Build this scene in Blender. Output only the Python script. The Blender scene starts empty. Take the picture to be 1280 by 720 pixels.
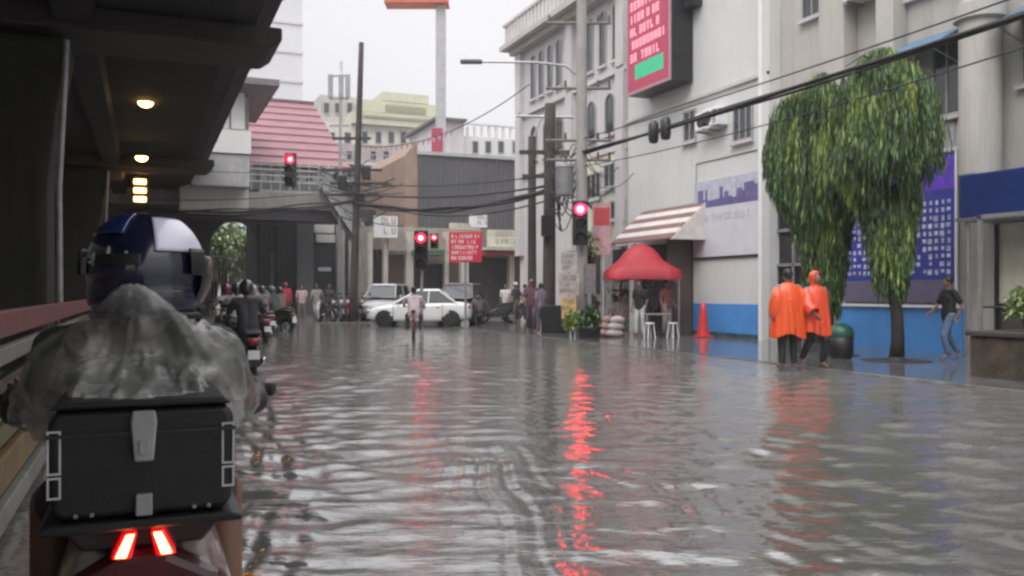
import bpy, bmesh, math, random
import numpy as np
from mathutils import Vector, Matrix, noise as mnoise
R = math.radians
random.seed(7); rng = np.random.default_rng(7)
scene = bpy.context.scene
COL = scene.collection

# ---------------------------------------------------------------- camera
CAMH = 1.35; FX = 1100.0; HOR = 365.0; YAW = R(22.56)
CS, SN = math.cos(YAW), math.sin(YAW)
cam_d = bpy.data.cameras.new('camera'); cam = bpy.data.objects.new('camera', cam_d); COL.objects.link(cam)
cam.location = (0, 0, CAMH); cam.rotation_euler = (R(90), 0, -YAW)
cam_d.sensor_width = 36; cam_d.lens = 36 * FX / 1280; cam_d.shift_y = (HOR - 360) / 1280
cam_d.clip_start = .05; cam_d.clip_end = 2000
scene.camera = cam
scene.cycles.filter_width = 2.6
HAZE = .0016
# ---------------------------------------------------------------- light
w = bpy.data.worlds.new('World'); scene.world = w; w.use_nodes = True
nt = w.node_tree; nt.nodes.clear()
out = nt.nodes.new('ShaderNodeOutputWorld'); bg = nt.nodes.new('ShaderNodeBackground')
sky = nt.nodes.new('ShaderNodeTexSky'); sky.sky_type = 'NISHITA'; sky.sun_disc = False
SUN_EL, SUN_AZ = R(52), R(228)
sky.sun_elevation = SUN_EL; sky.sun_rotation = SUN_AZ; sky.dust_density = 5; sky.air_density = 1.5
hs = nt.nodes.new('ShaderNodeHueSaturation'); hs.inputs['Saturation'].default_value = .12
mx = nt.nodes.new('ShaderNodeMix'); mx.data_type = 'RGBA'; mx.inputs[0].default_value = .86
geo = nt.nodes.new('ShaderNodeTexCoord'); sp = nt.nodes.new('ShaderNodeSeparateXYZ')
rmp = nt.nodes.new('ShaderNodeValToRGB')
rmp.color_ramp.elements[0].position = 0; rmp.color_ramp.elements[0].color = (5.9, 5.8, 6.0, 1)
rmp.color_ramp.elements[1].position = .9; rmp.color_ramp.elements[1].color = (21, 21, 21.6, 1)
e = rmp.color_ramp.elements.new(.34); e.color = (6.9, 6.8, 7.05, 1)
e = rmp.color_ramp.elements.new(.5); e.color = (13, 13, 13.4, 1)
cn = nt.nodes.new('ShaderNodeTexNoise'); cn.inputs['Scale'].default_value = 2.2; cn.inputs['Detail'].default_value = 4
cm = nt.nodes.new('ShaderNodeMath'); cm.operation = 'MULTIPLY_ADD'; cm.inputs[1].default_value = .22; cm.inputs[2].default_value = .89
vm = nt.nodes.new('ShaderNodeVectorMath'); vm.operation = 'SCALE'
L = nt.links.new
L(sky.outputs[0], hs.inputs['Color']); L(geo.outputs['Generated'], sp.inputs[0]); L(sp.outputs[2], rmp.inputs[0])
L(geo.outputs['Generated'], cn.inputs['Vector']); L(cn.outputs[0], cm.inputs[0])
L(hs.outputs[0], mx.inputs[6]); L(rmp.outputs[0], mx.inputs[7]); L(mx.outputs[2], vm.inputs[0]); L(cm.outputs[0], vm.inputs['Scale'])
L(vm.outputs[0], bg.inputs[0]); bg.inputs[1].default_value = .075; L(bg.outputs[0], out.inputs[0])
sd = bpy.data.lights.new('sun', 'SUN'); sd.energy = .85; sd.angle = R(35); sd.color = (1, .97, .93)
so = bpy.data.objects.new('sun', sd); COL.objects.link(so); so.rotation_euler = Vector((math.cos(SUN_EL)*math.sin(SUN_AZ), math.cos(SUN_EL)*math.cos(SUN_AZ), math.sin(SUN_EL))).to_track_quat('Z', 'Y').to_euler()
scene.view_settings.view_transform = 'Standard'; scene.view_settings.look = 'None'
scene.view_settings.gamma = 1; scene.view_settings.exposure = 1.02
try: scene.view_settings.use_curve_mapping = False
except Exception: pass

# ---------------------------------------------------------------- helpers
def s_(px): return (px - 640) / FX
def P(px, d, z=0.0):
    x = s_(px) * d
    return Vector((d*SN + x*CS, d*CS - x*SN, z))
def Z(py, d): return CAMH + (HOR - py) / FX * d
def G(px, py, z=0.0):
    d = FX * (CAMH - z) / (py - HOR); return P(px, d, z)
def dX(px, X0): return X0 / (SN + CS * s_(px))          # depth where a pixel column meets the plane X=X0
def YX(px, X0):
    d = dX(px, X0); return d * (CS - SN * s_(px))
def dY(px, Y0): return Y0 / (CS - SN * s_(px))
def XY(px, Y0):
    d = dY(px, Y0); return d * (SN + CS * s_(px))
def ZX(px, py, X0): return Z(py, dX(px, X0))
def ZY(px, py, Y0): return Z(py, dY(px, Y0))

MATS = {}
def mat(name, col, rough=.7, metal=0, var=.15, scale=3., streak=0., bump=0., emit=None, es=0., alpha=1., coat=0., spec=None, trans=0., bscale=None):
    if name in MATS: return MATS[name]
    m = bpy.data.materials.new(name); m.use_nodes = True; MATS[name] = m
    t = m.node_tree; b = t.nodes['Principled BSDF']
    b.inputs['Roughness'].default_value = rough; b.inputs['Metallic'].default_value = metal
    b.inputs['Alpha'].default_value = alpha; b.inputs['Coat Weight'].default_value = coat
    b.inputs['Transmission Weight'].default_value = trans
    if spec is not None: b.inputs['Specular IOR Level'].default_value = spec
    if emit: b.inputs['Emission Color'].default_value = (*emit, 1); b.inputs['Emission Strength'].default_value = es
    tc = t.nodes.new('ShaderNodeTexCoord')
    n = t.nodes.new('ShaderNodeTexNoise'); n.inputs['Scale'].default_value = scale; n.inputs['Detail'].default_value = 6; n.inputs['Roughness'].default_value = .65
    t.links.new(tc.outputs['Object'], n.inputs['Vector'])
    r = t.nodes.new('ShaderNodeValToRGB')
    r.color_ramp.elements[0].position = .28; r.color_ramp.elements[1].position = .72
    c0 = [max(0, c*(1-var*1.4)) for c in col]; c1 = [min(1, c*(1+var*.7)) for c in col]
    r.color_ramp.elements[0].color = (*c0, 1); r.color_ramp.elements[1].color = (*c1, 1)
    t.links.new(n.outputs[0], r.inputs[0]); src = r.outputs[0]
    if streak > 0:
        mp = t.nodes.new('ShaderNodeMapping'); mp.inputs['Scale'].default_value = (2.6, 2.6, .28)
        t.links.new(tc.outputs['Object'], mp.inputs[0])
        n2 = t.nodes.new('ShaderNodeTexNoise'); n2.inputs['Scale'].default_value = 1.6; n2.inputs['Detail'].default_value = 7; n2.inputs['Roughness'].default_value = .7
        t.links.new(mp.outputs[0], n2.inputs['Vector'])
        r2 = t.nodes.new('ShaderNodeValToRGB'); r2.color_ramp.elements[0].position = .5; r2.color_ramp.elements[1].position = .72
        r2.color_ramp.elements[0].color = (0, 0, 0, 1); r2.color_ramp.elements[1].color = (streak,)*3 + (1,)
        t.links.new(n2.outputs[0], r2.inputs[0])
        mm = t.nodes.new('ShaderNodeMix'); mm.data_type = 'RGBA'
        t.links.new(r2.outputs[0], mm.inputs[0]); t.links.new(src, mm.inputs[6]); mm.inputs[7].default_value = (col[0]*.28, col[1]*.26, col[2]*.23, 1)
        src = mm.outputs[2]
    t.links.new(src, b.inputs['Base Color'])
    if bump > 0:
        bp = t.nodes.new('ShaderNodeBump'); bp.inputs['Strength'].default_value = bump; bp.inputs['Distance'].default_value = .02
        n3 = t.nodes.new('ShaderNodeTexNoise'); n3.inputs['Scale'].default_value = bscale or scale*8; n3.inputs['Detail'].default_value = 5
        t.links.new(tc.outputs['Object'], n3.inputs['Vector'])
        t.links.new(n3.outputs[0], bp.inputs['Height']); t.links.new(bp.outputs[0], b.inputs['Normal'])
    return m

class MB:
    def __init__(s): s.v = []; s.f = []
    def add(s, vs, fs):
        o = len(s.v); s.v += [tuple(v) for v in vs]; s.f += [tuple(i+o for i in f) for f in fs]; return s
    def box(s, x0, x1, y0, y1, z0, z1, M=None):
        vs = [Vector((x, y, z)) for z in (z0, z1) for y in (y0, y1) for x in (x0, x1)]
        if M is not None: vs = [M @ v for v in vs]
        return s.add(vs, [(0,2,3,1),(4,5,7,6),(0,1,5,4),(2,6,7,3),(0,4,6,2),(1,3,7,5)])
    def cbox(s, c, h, M=None):
        return s.box(c[0]-h[0], c[0]+h[0], c[1]-h[1], c[1]+h[1], c[2]-h[2], c[2]+h[2], M)
    def tube(s, pts, rs, n=10, cap=True):
        pts = [Vector(p) for p in pts]
        if not hasattr(rs, '__len__'): rs = [rs]*len(pts)
        rings = []; up = None
        for i, p in enumerate(pts):
            a = pts[max(0, i-1)]; b = pts[min(len(pts)-1, i+1)]; t = (b-a).normalized()
            if up is None or abs(up.dot(t)) > .98: up = Vector((0,0,1)) if abs(t.z) < .9 else Vector((1,0,0))
            x = t.cross(up).normalized(); up = x.cross(t).normalized()
            rings.append([p + (x*math.cos(k*2*math.pi/n) + up*math.sin(k*2*math.pi/n))*rs[i] for k in range(n)])
        vs = [v for r in rings for v in r]; fs = []
        for i in range(len(pts)-1):
            for k in range(n): fs.append((i*n+k, i*n+(k+1)%n, (i+1)*n+(k+1)%n, (i+1)*n+k))
        if cap: fs.append(tuple(range(n-1, -1, -1))); fs.append(tuple((len(pts)-1)*n+k for k in range(n)))
        return s.add(vs, fs)
    def cyl(s, p0, p1, r0, r1=None, n=12): return s.tube([p0, p1], [r0, r1 if r1 is not None else r0], n)
    def ell(s, c, r, n=14, m=9, M=None):
        c = Vector(c); r = r if hasattr(r, '__len__') else (r, r, r)
        vs = [Vector((0,0,-r[2]))]
        for i in range(1, m):
            a = -math.pi/2 + math.pi*i/m
            for k in range(n):
                b = 2*math.pi*k/n; vs.append(Vector((r[0]*math.cos(a)*math.cos(b), r[1]*math.cos(a)*math.sin(b), r[2]*math.sin(a))))
        vs.append(Vector((0,0,r[2])))
        if M is not None: vs = [M @ v for v in vs]
        vs = [v + c for v in vs]; fs = []
        for k in range(n): fs.append((0, 1+(k+1)%n, 1+k))
        for i in range(m-2):
            for k in range(n): a = 1+i*n; fs.append((a+k, a+(k+1)%n, a+n+(k+1)%n, a+n+k))
        a = 1+(m-2)*n; t = len(vs)-1
        for k in range(n): fs.append((a+k, a+(k+1)%n, t))
        return s.add(vs, fs)
    def lathe(s, prof, axis='Z', n=24, c=(0,0,0)):     # prof = [(r,h)]
        vs = []; c = Vector(c)
        for r, h in prof:
            for k in range(n):
                a = 2*math.pi*k/n; u, v = r*math.cos(a), r*math.sin(a)
                vs.append(c + (Vector((u, v, h)) if axis == 'Z' else Vector((h, u, v)) if axis == 'X' else Vector((u, h, v))))
        fs = []
        for i in range(len(prof)-1):
            for k in range(n): fs.append((i*n+k, i*n+(k+1)%n, (i+1)*n+(k+1)%n, (i+1)*n+k))
        return s.add(vs, fs)
    def prism(s, poly, y0, y1, plane='XZ', M=None):
        n = len(poly)
        def mk(a, b, t): return Vector((a, t, b)) if plane == 'XZ' else Vector((t, a, b)) if plane == 'YZ' else Vector((a, b, t))
        vs = [mk(a, b, y0) for a, b in poly] + [mk(a, b, y1) for a, b in poly]
        if M is not None: vs = [M @ v for v in vs]
        fs = [tuple(range(n)), tuple(range(2*n-1, n-1, -1))] + [(i, n+i, n+(i+1)%n, (i+1)%n) for i in range(n)]
        return s.add(vs, fs)
    def mesh(s, name):
        me = bpy.data.meshes.new(name); me.from_pydata(s.v, [], s.f); me.validate(); me.update(); return me
    def islands(s):
        par = list(range(len(s.v)))
        def find(a):
            while par[a] != a: par[a] = par[par[a]]; a = par[a]
            return a
        for f in s.f:
            for i in f[1:]: par[find(i)] = find(f[0])
        groups = {}
        for f in s.f: groups.setdefault(find(f[0]), []).append(f)
        res = []
        for fs in groups.values():
            ids = sorted({i for f in fs for i in f}); mp = {a: b for b, a in enumerate(ids)}
            q = MB(); q.v = [s.v[i] for i in ids]; q.f = [tuple(mp[i] for i in f) for f in fs]; res.append(q)
        return res
    def build_each(s, name, m, parent=None, **kw):
        return [q.build(name, m, parent, **kw) for q in s.islands()][0]
    def build(s, name, m, parent=None, bevel=0, smooth=False, seg=2, sub=0):
        me = s.mesh(name)
        bm = bmesh.new(); bm.from_mesh(me); bmesh.ops.recalc_face_normals(bm, faces=bm.faces); bm.to_mesh(me); bm.free()
        o = bpy.data.objects.new(name, me); COL.objects.link(o)
        me.materials.append(m)
        if smooth: me.polygons.foreach_set('use_smooth', [True]*len(me.polygons))
        if bevel:
            md = o.modifiers.new('bevel', 'BEVEL'); md.width = bevel; md.segments = seg; md.limit_method = 'ANGLE'
        if sub:
            md = o.modifiers.new('sub', 'SUBSURF'); md.levels = sub; md.render_levels = sub
        if parent: o.parent = parent
        return o

def tag(o, label, cat, group=None):
    o['label'] = label; o['category'] = cat
    if group: o['group'] = group
    return o
def thing(name, label, cat, loc=(0,0,0), rz=0, group=None):
    o = bpy.data.objects.new(name, None); COL.objects.link(o); o.empty_display_size = .1
    o.location = loc; o.rotation_euler = (0,0,rz); return tag(o, label, cat, group)
def struct(o): o['kind'] = 'structure'; return o
def copy_tree(o, parent=None):
    c = o.copy(); COL.objects.link(c); c.parent = parent
    for ch in list(o.children): copy_tree(ch, c)
    return c
def retag(o, label, group=None):
    o['label'] = label
    if group: o['group'] = group
    return o

def remesh(mb, name, voxel, smooth_it=4, extra=None):
    """fuse overlapping solids into one continuous skin"""
    me = mb.mesh('tmp'); o = bpy.data.objects.new('tmp', me); COL.objects.link(o)
    md = o.modifiers.new('r', 'REMESH'); md.mode = 'VOXEL'; md.voxel_size = voxel
    if smooth_it: ms = o.modifiers.new('s', 'SMOOTH'); ms.iterations = smooth_it; ms.factor = .5
    dg = bpy.context.evaluated_depsgraph_get(); dg.update()
    res = bpy.data.meshes.new_from_object(o.evaluated_get(dg)); bpy.data.objects.remove(o); bpy.data.meshes.remove(me)
    res.name = name
    if extra is not None and len(extra.v):
        n = len(res.vertices); co = np.empty(n*3); res.vertices.foreach_get('co', co)
        vs = [tuple(c) for c in co.reshape(-1, 3)]; fs = [tuple(p.vertices) for p in res.polygons]
        fs += [tuple(i+n for i in f) for f in extra.f]; vs += extra.v
        bpy.data.meshes.remove(res); res = bpy.data.meshes.new(name); res.from_pydata(vs, [], fs)
    res.polygons.foreach_set('use_smooth', [True]*len(res.polygons)); res.update()
    return res
def obj_me(name, me, m, parent=None):
    me.materials.clear(); me.materials.append(m)
    o = bpy.data.objects.new(name, me); COL.objects.link(o)
    if parent: o.parent = parent
    return o
def displace(me, fn):
    n = len(me.vertices); co = np.empty(n*3); no = np.empty(n*3)
    me.vertices.foreach_get('co', co); me.vertices.foreach_get('normal', no) if False else None
    co = co.reshape(-1, 3)
    nrm = np.array([v.normal[:] for v in me.vertices])
    co = co + nrm * np.array([fn(Vector(c)) for c in co])[:, None]
    me.vertices.foreach_set('co', co.ravel()); me.update()

def glyph_rows(mb, u0, u1, z0, z1, rows, place, seed=0, fill=.9, th=.17):
    """rows of letter-like strokes on a board; place(u, z) gives the point on its face"""
    rr = random.Random(seed); rh = (z1-z0)/rows
    for r in range(rows):
        zt = z1 - r*rh - rh*.18; h = rh*.66; zb = zt-h; u = u0; cw = h*.6; t = h*th
        end = u0 + (u1-u0)*(1 if r % 3 == 0 else rr.uniform(fill*.8, 1))
        while u + cw < end:
            if rr.random() < .13: u += cw*.7; continue
            for k in rr.choice(['LTMB', 'LB', 'LRTB', 'LRM', 'CT', 'LTM', 'LRTM', 'RTMB', 'C', 'LRB']):
                a, b, c, d = {'L': (0, t, 0, h), 'R': (cw-t, cw, 0, h), 'C': (cw/2-t/2, cw/2+t/2, 0, h), 'T': (0, cw, h-t, h), 'M': (0, cw, h/2-t/2, h/2+t/2), 'B': (0, cw, 0, t)}[k]
                mb.add([place(u+a, zb+c), place(u+b, zb+c), place(u+b, zb+d), place(u+a, zb+d)], [(0,1,2,3)])
            u += cw*1.35
    return mb
# ================================================================ materials
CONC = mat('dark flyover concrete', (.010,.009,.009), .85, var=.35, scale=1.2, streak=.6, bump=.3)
CONC_L = mat('weathered pale concrete', (.34,.33,.31), .8, var=.2, scale=1.5, streak=.45, bump=.2)
WALLW = mat('white painted wall', (.62,.62,.605), .75, var=.05, scale=.8, streak=.12, bump=.1)
WALLP = mat('pinkish white painted wall', (.55,.515,.52), .75, var=.08, scale=1, streak=.2, bump=.1)
WALLC = mat('cream painted wall', (.60,.60,.48), .75, var=.1, scale=1, streak=.35, bump=.1)
WALLB = mat('beige painted wall', (.46,.44,.40), .75, var=.08, scale=1, streak=.3, bump=.1)
BLUE = mat('sky blue wall paint', (.08,.29,.68), .45, var=.12, scale=1.5, streak=.25)
NAVY = mat('navy sheet metal', (.014,.035,.16), .35, var=.2, scale=2)
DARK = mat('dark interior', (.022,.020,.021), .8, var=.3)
DBROWN = mat('dark brown panel', (.10,.075,.065), .7, var=.25, scale=2, streak=.3)
GLASS = mat('dark window glass', (.03,.035,.04), .08, var=.2, spec=.8)
FRAME = mat('grey window frame', (.35,.35,.35), .5)
WHITE = mat('white enamel', (.78,.78,.77), .35, var=.04)
STEEL = mat('galvanised steel', (.38,.38,.39), .42, metal=.6, var=.2, scale=6)
BLACKM = mat('black painted metal', (.02,.02,.022), .35, var=.2)
BLACKP = mat('black plastic', (.012,.0115,.013), .45, var=.2, scale=9, bump=.06, bscale=120)
RUBBER = mat('tyre rubber', (.018,.018,.018), .8)
REDP = mat('red painted steel', (.50,.05,.06), .5, var=.2, scale=3)
WIREM = mat('cable sheath', (.02,.02,.02), .6)
WOODP = mat('tarred timber pole', (.055,.045,.04), .85, var=.35, scale=3, streak=.4, bump=.5)
GREYM = mat('dark grey corrugated steel', (.11,.11,.115), .6, var=.15, scale=.8, streak=.4)

# ================================================================ ground and water
def ground():
    m = mat('wet asphalt', (.05,.048,.046), .35, var=.3, scale=2, bump=.3)
    g = MB().add([(-900,-300,-.14),(900,-300,-.14),(900,1500,-.14),(-900,1500,-.14)], [(0,1,2,3)]).build('ground', m); struct(g)
    rm = mat('wet far road', (.20,.185,.17), .18, var=.2, scale=.8, bump=.15)
    r = MB().box(-60, 60, 38.5, 900, -.1, .03).build('road', rm); struct(r)
    sm = mat('wet pavement slabs', (.13,.13,.13), .10, var=.3, scale=1.1, bump=.12, bscale=5)
    sw = MB().box(10.95, 16.4, -20, 38.0, -.13, .018).build('sidewalk', sm, bevel=.01); struct(sw)
    km = mat('worn white kerb', (.16,.158,.15), .45, var=.5, scale=3, streak=.3)
    k = MB()
    y = -20
    while y < 12.6:
        k.box(10.78, 10.94, y, y+.97, -.13, .022 if 5 < y < 13 else .008); y += 1.0
    struct(k.build('kerb', km, bevel=.012))
ground()

def water():
    m = bpy.data.materials.new('murky flood water'); m.use_nodes = True
    t = m.node_tree; b = t.nodes['Principled BSDF']
    b.inputs['Base Color'].default_value = (.15,.143,.135,1); b.inputs['Roughness'].default_value = .045
    b.inputs['IOR'].default_value = 2.8
    tc = t.nodes.new('ShaderNodeTexCoord')
    def nz(sc, st, dist, prev=None, rot=0):
        m0 = t.nodes.new('ShaderNodeMapping'); m0.inputs['Rotation'].default_value = (0,0,rot)
        mp = t.nodes.new('ShaderNodeMapping'); mp.inputs['Scale'].default_value = sc
        n = t.nodes.new('ShaderNodeTexNoise'); n.inputs['Scale'].default_value = 1; n.inputs['Detail'].default_value = 3
        t.links.new(tc.outputs['Object'], m0.inputs[0]); t.links.new(m0.outputs[0], mp.inputs[0]); t.links.new(mp.outputs[0], n.inputs['Vector'])
        bp = t.nodes.new('ShaderNodeBump'); bp.inputs['Strength'].default_value = st; bp.inputs['Distance'].default_value = dist
        t.links.new(n.outputs[0], bp.inputs['Height'])
        if prev: t.links.new(prev.outputs[0], bp.inputs['Normal'])
        return bp
    a = nz((3.6, 10, 1), 1., .008, None, YAW); c = nz((15, 32, 1), 1., .0028, a, YAW)
    t.links.new(c.outputs[0], b.inputs['Normal'])
    NR, NC = 760, 760
    rr = .55*np.exp(np.linspace(0, math.log(52/.55), NR)); th = np.radians(np.linspace(-44, 44, NC))
    RR, TH = np.meshgrid(rr, th, indexing='ij')
    d = RR*np.cos(TH); x = RR*np.sin(TH)                    # fan of vertices, denser near the street's middle
    X = d*SN + x*CS; Y = d*CS - x*SN
    g = np.random.default_rng(3)
    def smooth_noise(X, Y, sc, seed):
        q = np.random.default_rng(seed); v = np.zeros_like(X)
        for i in range(7):
            a = q.uniform(0, 2*math.pi); k = sc*q.uniform(.6, 1.7)
            v += np.sin(X*math.cos(a)*k + Y*math.sin(a)*k + q.uniform(0, 6.28))
        return v/3.0
    H = np.zeros_like(X)
    rowstep = np.gradient(rr)[:, None]*np.ones((1, NC))
    for i in range(34):                                      # wind chop, crests mostly across the street
        lam = .14*math.exp(g.uniform(0, 1.75)); k = 2*math.pi/lam
        a = math.pi/2 - YAW + g.normal(0, .34)
        kx, ky = k*math.cos(a), k*math.sin(a)
        amp = .0038*lam**1.05 / .45 * g.uniform(.6, 1.3)
        env = .5 + .5*smooth_noise(X + i*3.1, Y - i*1.7, 1.1, 50+i)
        fade = np.clip(lam/(rowstep*3.2) - .6, 0, 1)
        ph = .7*smooth_noise(X, Y, .8, 200+i)
        H += amp*env*fade*np.sin(kx*X + ky*Y + g.uniform(0, 6.28) + ph)
    # calmer in the middle lane, rougher to the sides
    px = np.where(d > .1, x/d, 0)*FX + 640
    lat = X - (.38*Y)                                        # lateral place across the flooded lane
    calm = .55 + .55*np.clip(np.abs(x/np.maximum(d,.3) - .0)/.22, 0, 1)
    H *= calm*.78
    def wake(x0, y0, dx, dy, lam, amp, width, length, curve=0.):
        L_ = math.hypot(dx, dy); ux, uy = dx/L_, dy/L_
        a_ = (X-x0)*ux + (Y-y0)*uy; c_ = -(X-x0)*uy + (Y-y0)*ux + curve*a_*a_
        c_ = c_ + .07*smooth_noise(X, Y, 3.0, 77)
        m_ = np.exp(-(c_/width)**2) * np.exp(-np.clip((np.abs(a_-length/2)-length/2), 0, None)**2/.3)
        q = np.sin(2*math.pi*c_/lam); q = q + .35*np.sin(4*math.pi*c_/lam + .6)
        return amp*m_*q*(.55+.45*smooth_noise(X, Y, 2.4, 31))
    def gp(px_, py_): v = G(px_, py_); return v.x, v.y
    for (a, b2, lam, amp, wd, cv) in (((300,540),(500,700),.24,.008,.55,.05), ((310,480),(560,600),.34,.006,.5,.03),
                                  ((800,520),(980,640),.30,.005,.5,.0), ((800,600),(1020,720),.26,.006,.5,.0), ((930,560),(1280,660),.36,.006,.7,.0),
                                  ((330,440),(560,470),.5,.007,1.2,.0), ((600,560),(640,700),.20,.004,.4,.0)):
        p, q = gp(*a), gp(*b2)
        H += wake(p[0], p[1], q[0]-p[0], q[1]-p[1], lam, amp, wd, math.hypot(q[0]-p[0], q[1]-p[1]), cv)
    edge = np.clip((10.9 - X)/.6, 0, 1)*np.clip((38.4-Y)/3, 0, 1)
    H *= .12 + .88*edge
    H *= np.clip((RR-.55)/.2, 0, 1)
    nv = NR*NC; co = np.stack([X, Y, H], -1).reshape(-1, 3)
    idx = (np.arange(NR-1)[:, None]*NC + np.arange(NC-1)[None]).ravel()
    quads = np.stack([idx, idx+NC, idx+NC+1, idx+1], -1)
    # the rest of the flooded street round the camera, flat
    th2 = np.radians(np.linspace(44, 316, 33)); rr2 = np.array([.55, 3, 12, 52.])
    R2, T2 = np.meshgrid(rr2, th2, indexing='ij'); d2 = R2*np.cos(T2); x2 = R2*np.sin(T2)
    co2 = np.stack([d2*SN + x2*CS, d2*CS - x2*SN, 0*d2], -1).reshape(-1, 3)
    i2 = (np.arange(3)[:, None]*33 + np.arange(32)[None]).ravel() + nv
    q2 = np.stack([i2, i2+33, i2+34, i2+1], -1)
    cap = [tuple(v) for v in q2]
    me = bpy.data.meshes.new('flood_water'); 
    allc = np.concatenate([co, co2]); allq = np.concatenate([quads, q2])
    # small disc under the camera
    th3 = np.radians(np.linspace(-44, 316, 41)[:-1]); co3 = np.stack([.551*(np.cos(th3)*SN+np.sin(th3)*CS), .551*(np.cos(th3)*CS-np.sin(th3)*SN), 0*th3], -1)
    n3 = len(allc); allc = np.concatenate([allc, co3, [[0, 0, 0]]])
    tris = [(n3+i, n3+(i+1) % 40, n3+40) for i in range(40)]
    nq = len(allq); loops = np.concatenate([allq.ravel(), np.array(tris).ravel()])
    me.vertices.add(len(allc)); me.vertices.foreach_set('co', allc.ravel())
    me.loops.add(len(loops)); me.loops.foreach_set('vertex_index', loops.astype(np.int32))
    me.polygons.add(nq+40)
    me.polygons.foreach_set('loop_start', np.concatenate([np.arange(nq)*4, nq*4 + np.arange(40)*3]).astype(np.int32))
    me.polygons.foreach_set('use_smooth', [True]*(nq+40))
    me.update(calc_edges=True); me.validate()
    bm = None
    me.materials.append(m)
    o = bpy.data.objects.new('flood_water', me); COL.objects.link(o); struct(o)
    # make sure normals point up
    if me.polygons[1000].normal.z < 0: me.flip_normals()
water()

# ================================================================ flyover
def flyover():
    PY = [-18.6, 18.1, 36.4, 54.7]
    deck = thing('flyover', 'dark concrete elevated railway deck overhead, covering the left carriageway', 'flyover', (0,0,0))
    # deck cross-section (X, Z): wide hollow box with an edge girder and parapet
    prof = [(-9.2,6.60),(-6.6,6.45),(1.55,6.45),(2.0,6.62),(2.12,6.9),(2.5,7.15),(2.5,8.3),(2.32,8.3),(2.32,7.35),(-9.2,7.35)]
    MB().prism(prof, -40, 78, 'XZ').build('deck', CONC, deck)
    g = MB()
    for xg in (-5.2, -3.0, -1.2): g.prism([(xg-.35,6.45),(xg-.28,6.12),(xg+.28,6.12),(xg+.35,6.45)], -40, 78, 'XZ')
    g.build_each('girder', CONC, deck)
    r = MB()
    for k in range(-14, 26): r.box(2.505, 2.56, k*3, k*3+.08, 7.2, 8.28)
    for z in (7.5, 7.75, 8.0): r.tube([(2.56,-40,z),(2.56,78,z)], .03, 6)
    r.build('railing', STEEL, deck)
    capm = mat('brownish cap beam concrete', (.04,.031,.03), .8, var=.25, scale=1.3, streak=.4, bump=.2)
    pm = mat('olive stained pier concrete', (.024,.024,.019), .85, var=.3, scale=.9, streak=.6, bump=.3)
    names = ['concrete pier standing just behind the camera under the deck', 'nearest broad concrete pier at the left edge, olive stained',
             'second concrete pier down the median, behind the rider', 'farthest concrete pier under the deck by the junction']
    for i, y in enumerate(PY):
        p = thing('flyover_pier', names[i], 'pier', (0,y,0), 0, 'piers along the median')
        hw = 1.35
        prof = [(-4.1,-.14),(-1.62,-.14),(-1.62,3.2),(-1.48,4.6),(-1.25,5.9),(-4.5,5.9),(-4.22,4.6),(-4.1,3.2)]
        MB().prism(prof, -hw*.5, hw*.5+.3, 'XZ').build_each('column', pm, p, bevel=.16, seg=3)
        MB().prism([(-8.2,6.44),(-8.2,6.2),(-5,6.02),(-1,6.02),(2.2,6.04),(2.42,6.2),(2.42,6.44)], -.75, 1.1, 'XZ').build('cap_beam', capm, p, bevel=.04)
        if i in (1,2): MB().tube([(-1.40,-.72,.3),(-1.42,-.72,3.2),(-1.30,-.72,5.8)], .05, 8).build('drain_pipe', STEEL, p)
    lm = mat('warm lamp', (1,.8,.3), .4, emit=(1.0,.60,.13), es=15)
    spots = [(182,128,23.7), (177,197,30.5)]
    for i,(px,py,d) in enumerate(spots):
        q = P(px, d, Z(py, d)); q.x = .62 if False else q.x
        t = thing('underdeck_lamp', ['larger warm yellow lamp hanging from the nearer span of the deck', 'smaller warm yellow lamp hanging from the farther span'][i], 'lamp', q, 0, 'warm lamps under the deck')
        MB().tube([(0,0,.12),(0,0,6.46-q.z)], .025, 6).build('stem', BLACKM, t)
        MB().prism([(-.22,.02),(.22,.02),(.12,.16),(-.12,.16)], -.22, .22, 'XZ').build('hood', BLACKM, t, bevel=.01)
        MB().ell((0,0,0), (.19,.17,.13)).build('bulb', lm, t, smooth=True)
    q = P(175, 38, Z(238, 38))
    t = thing('louvred_lamp', 'stack of three small amber lamps low under the far span', 'lamp', q)
    lm2 = mat('amber lamp', (1,.6,.3), .4, emit=(1.0,.45,.12), es=9)
    MB().box(-.32,.32,.05,.12,-.6,.6).build('backboard', BLACKM, t)
    for k in (-1,0,1): MB().box(-.24,.24,-.05,.05,k*.38-.10,k*.38+.10).build('lamp', lm2, t, bevel=.02)
    MB().tube([(0,.08,.6),(0,.08,6.46-q.z)], .04, 6).build('stem', BLACKM, t)
flyover()

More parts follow.
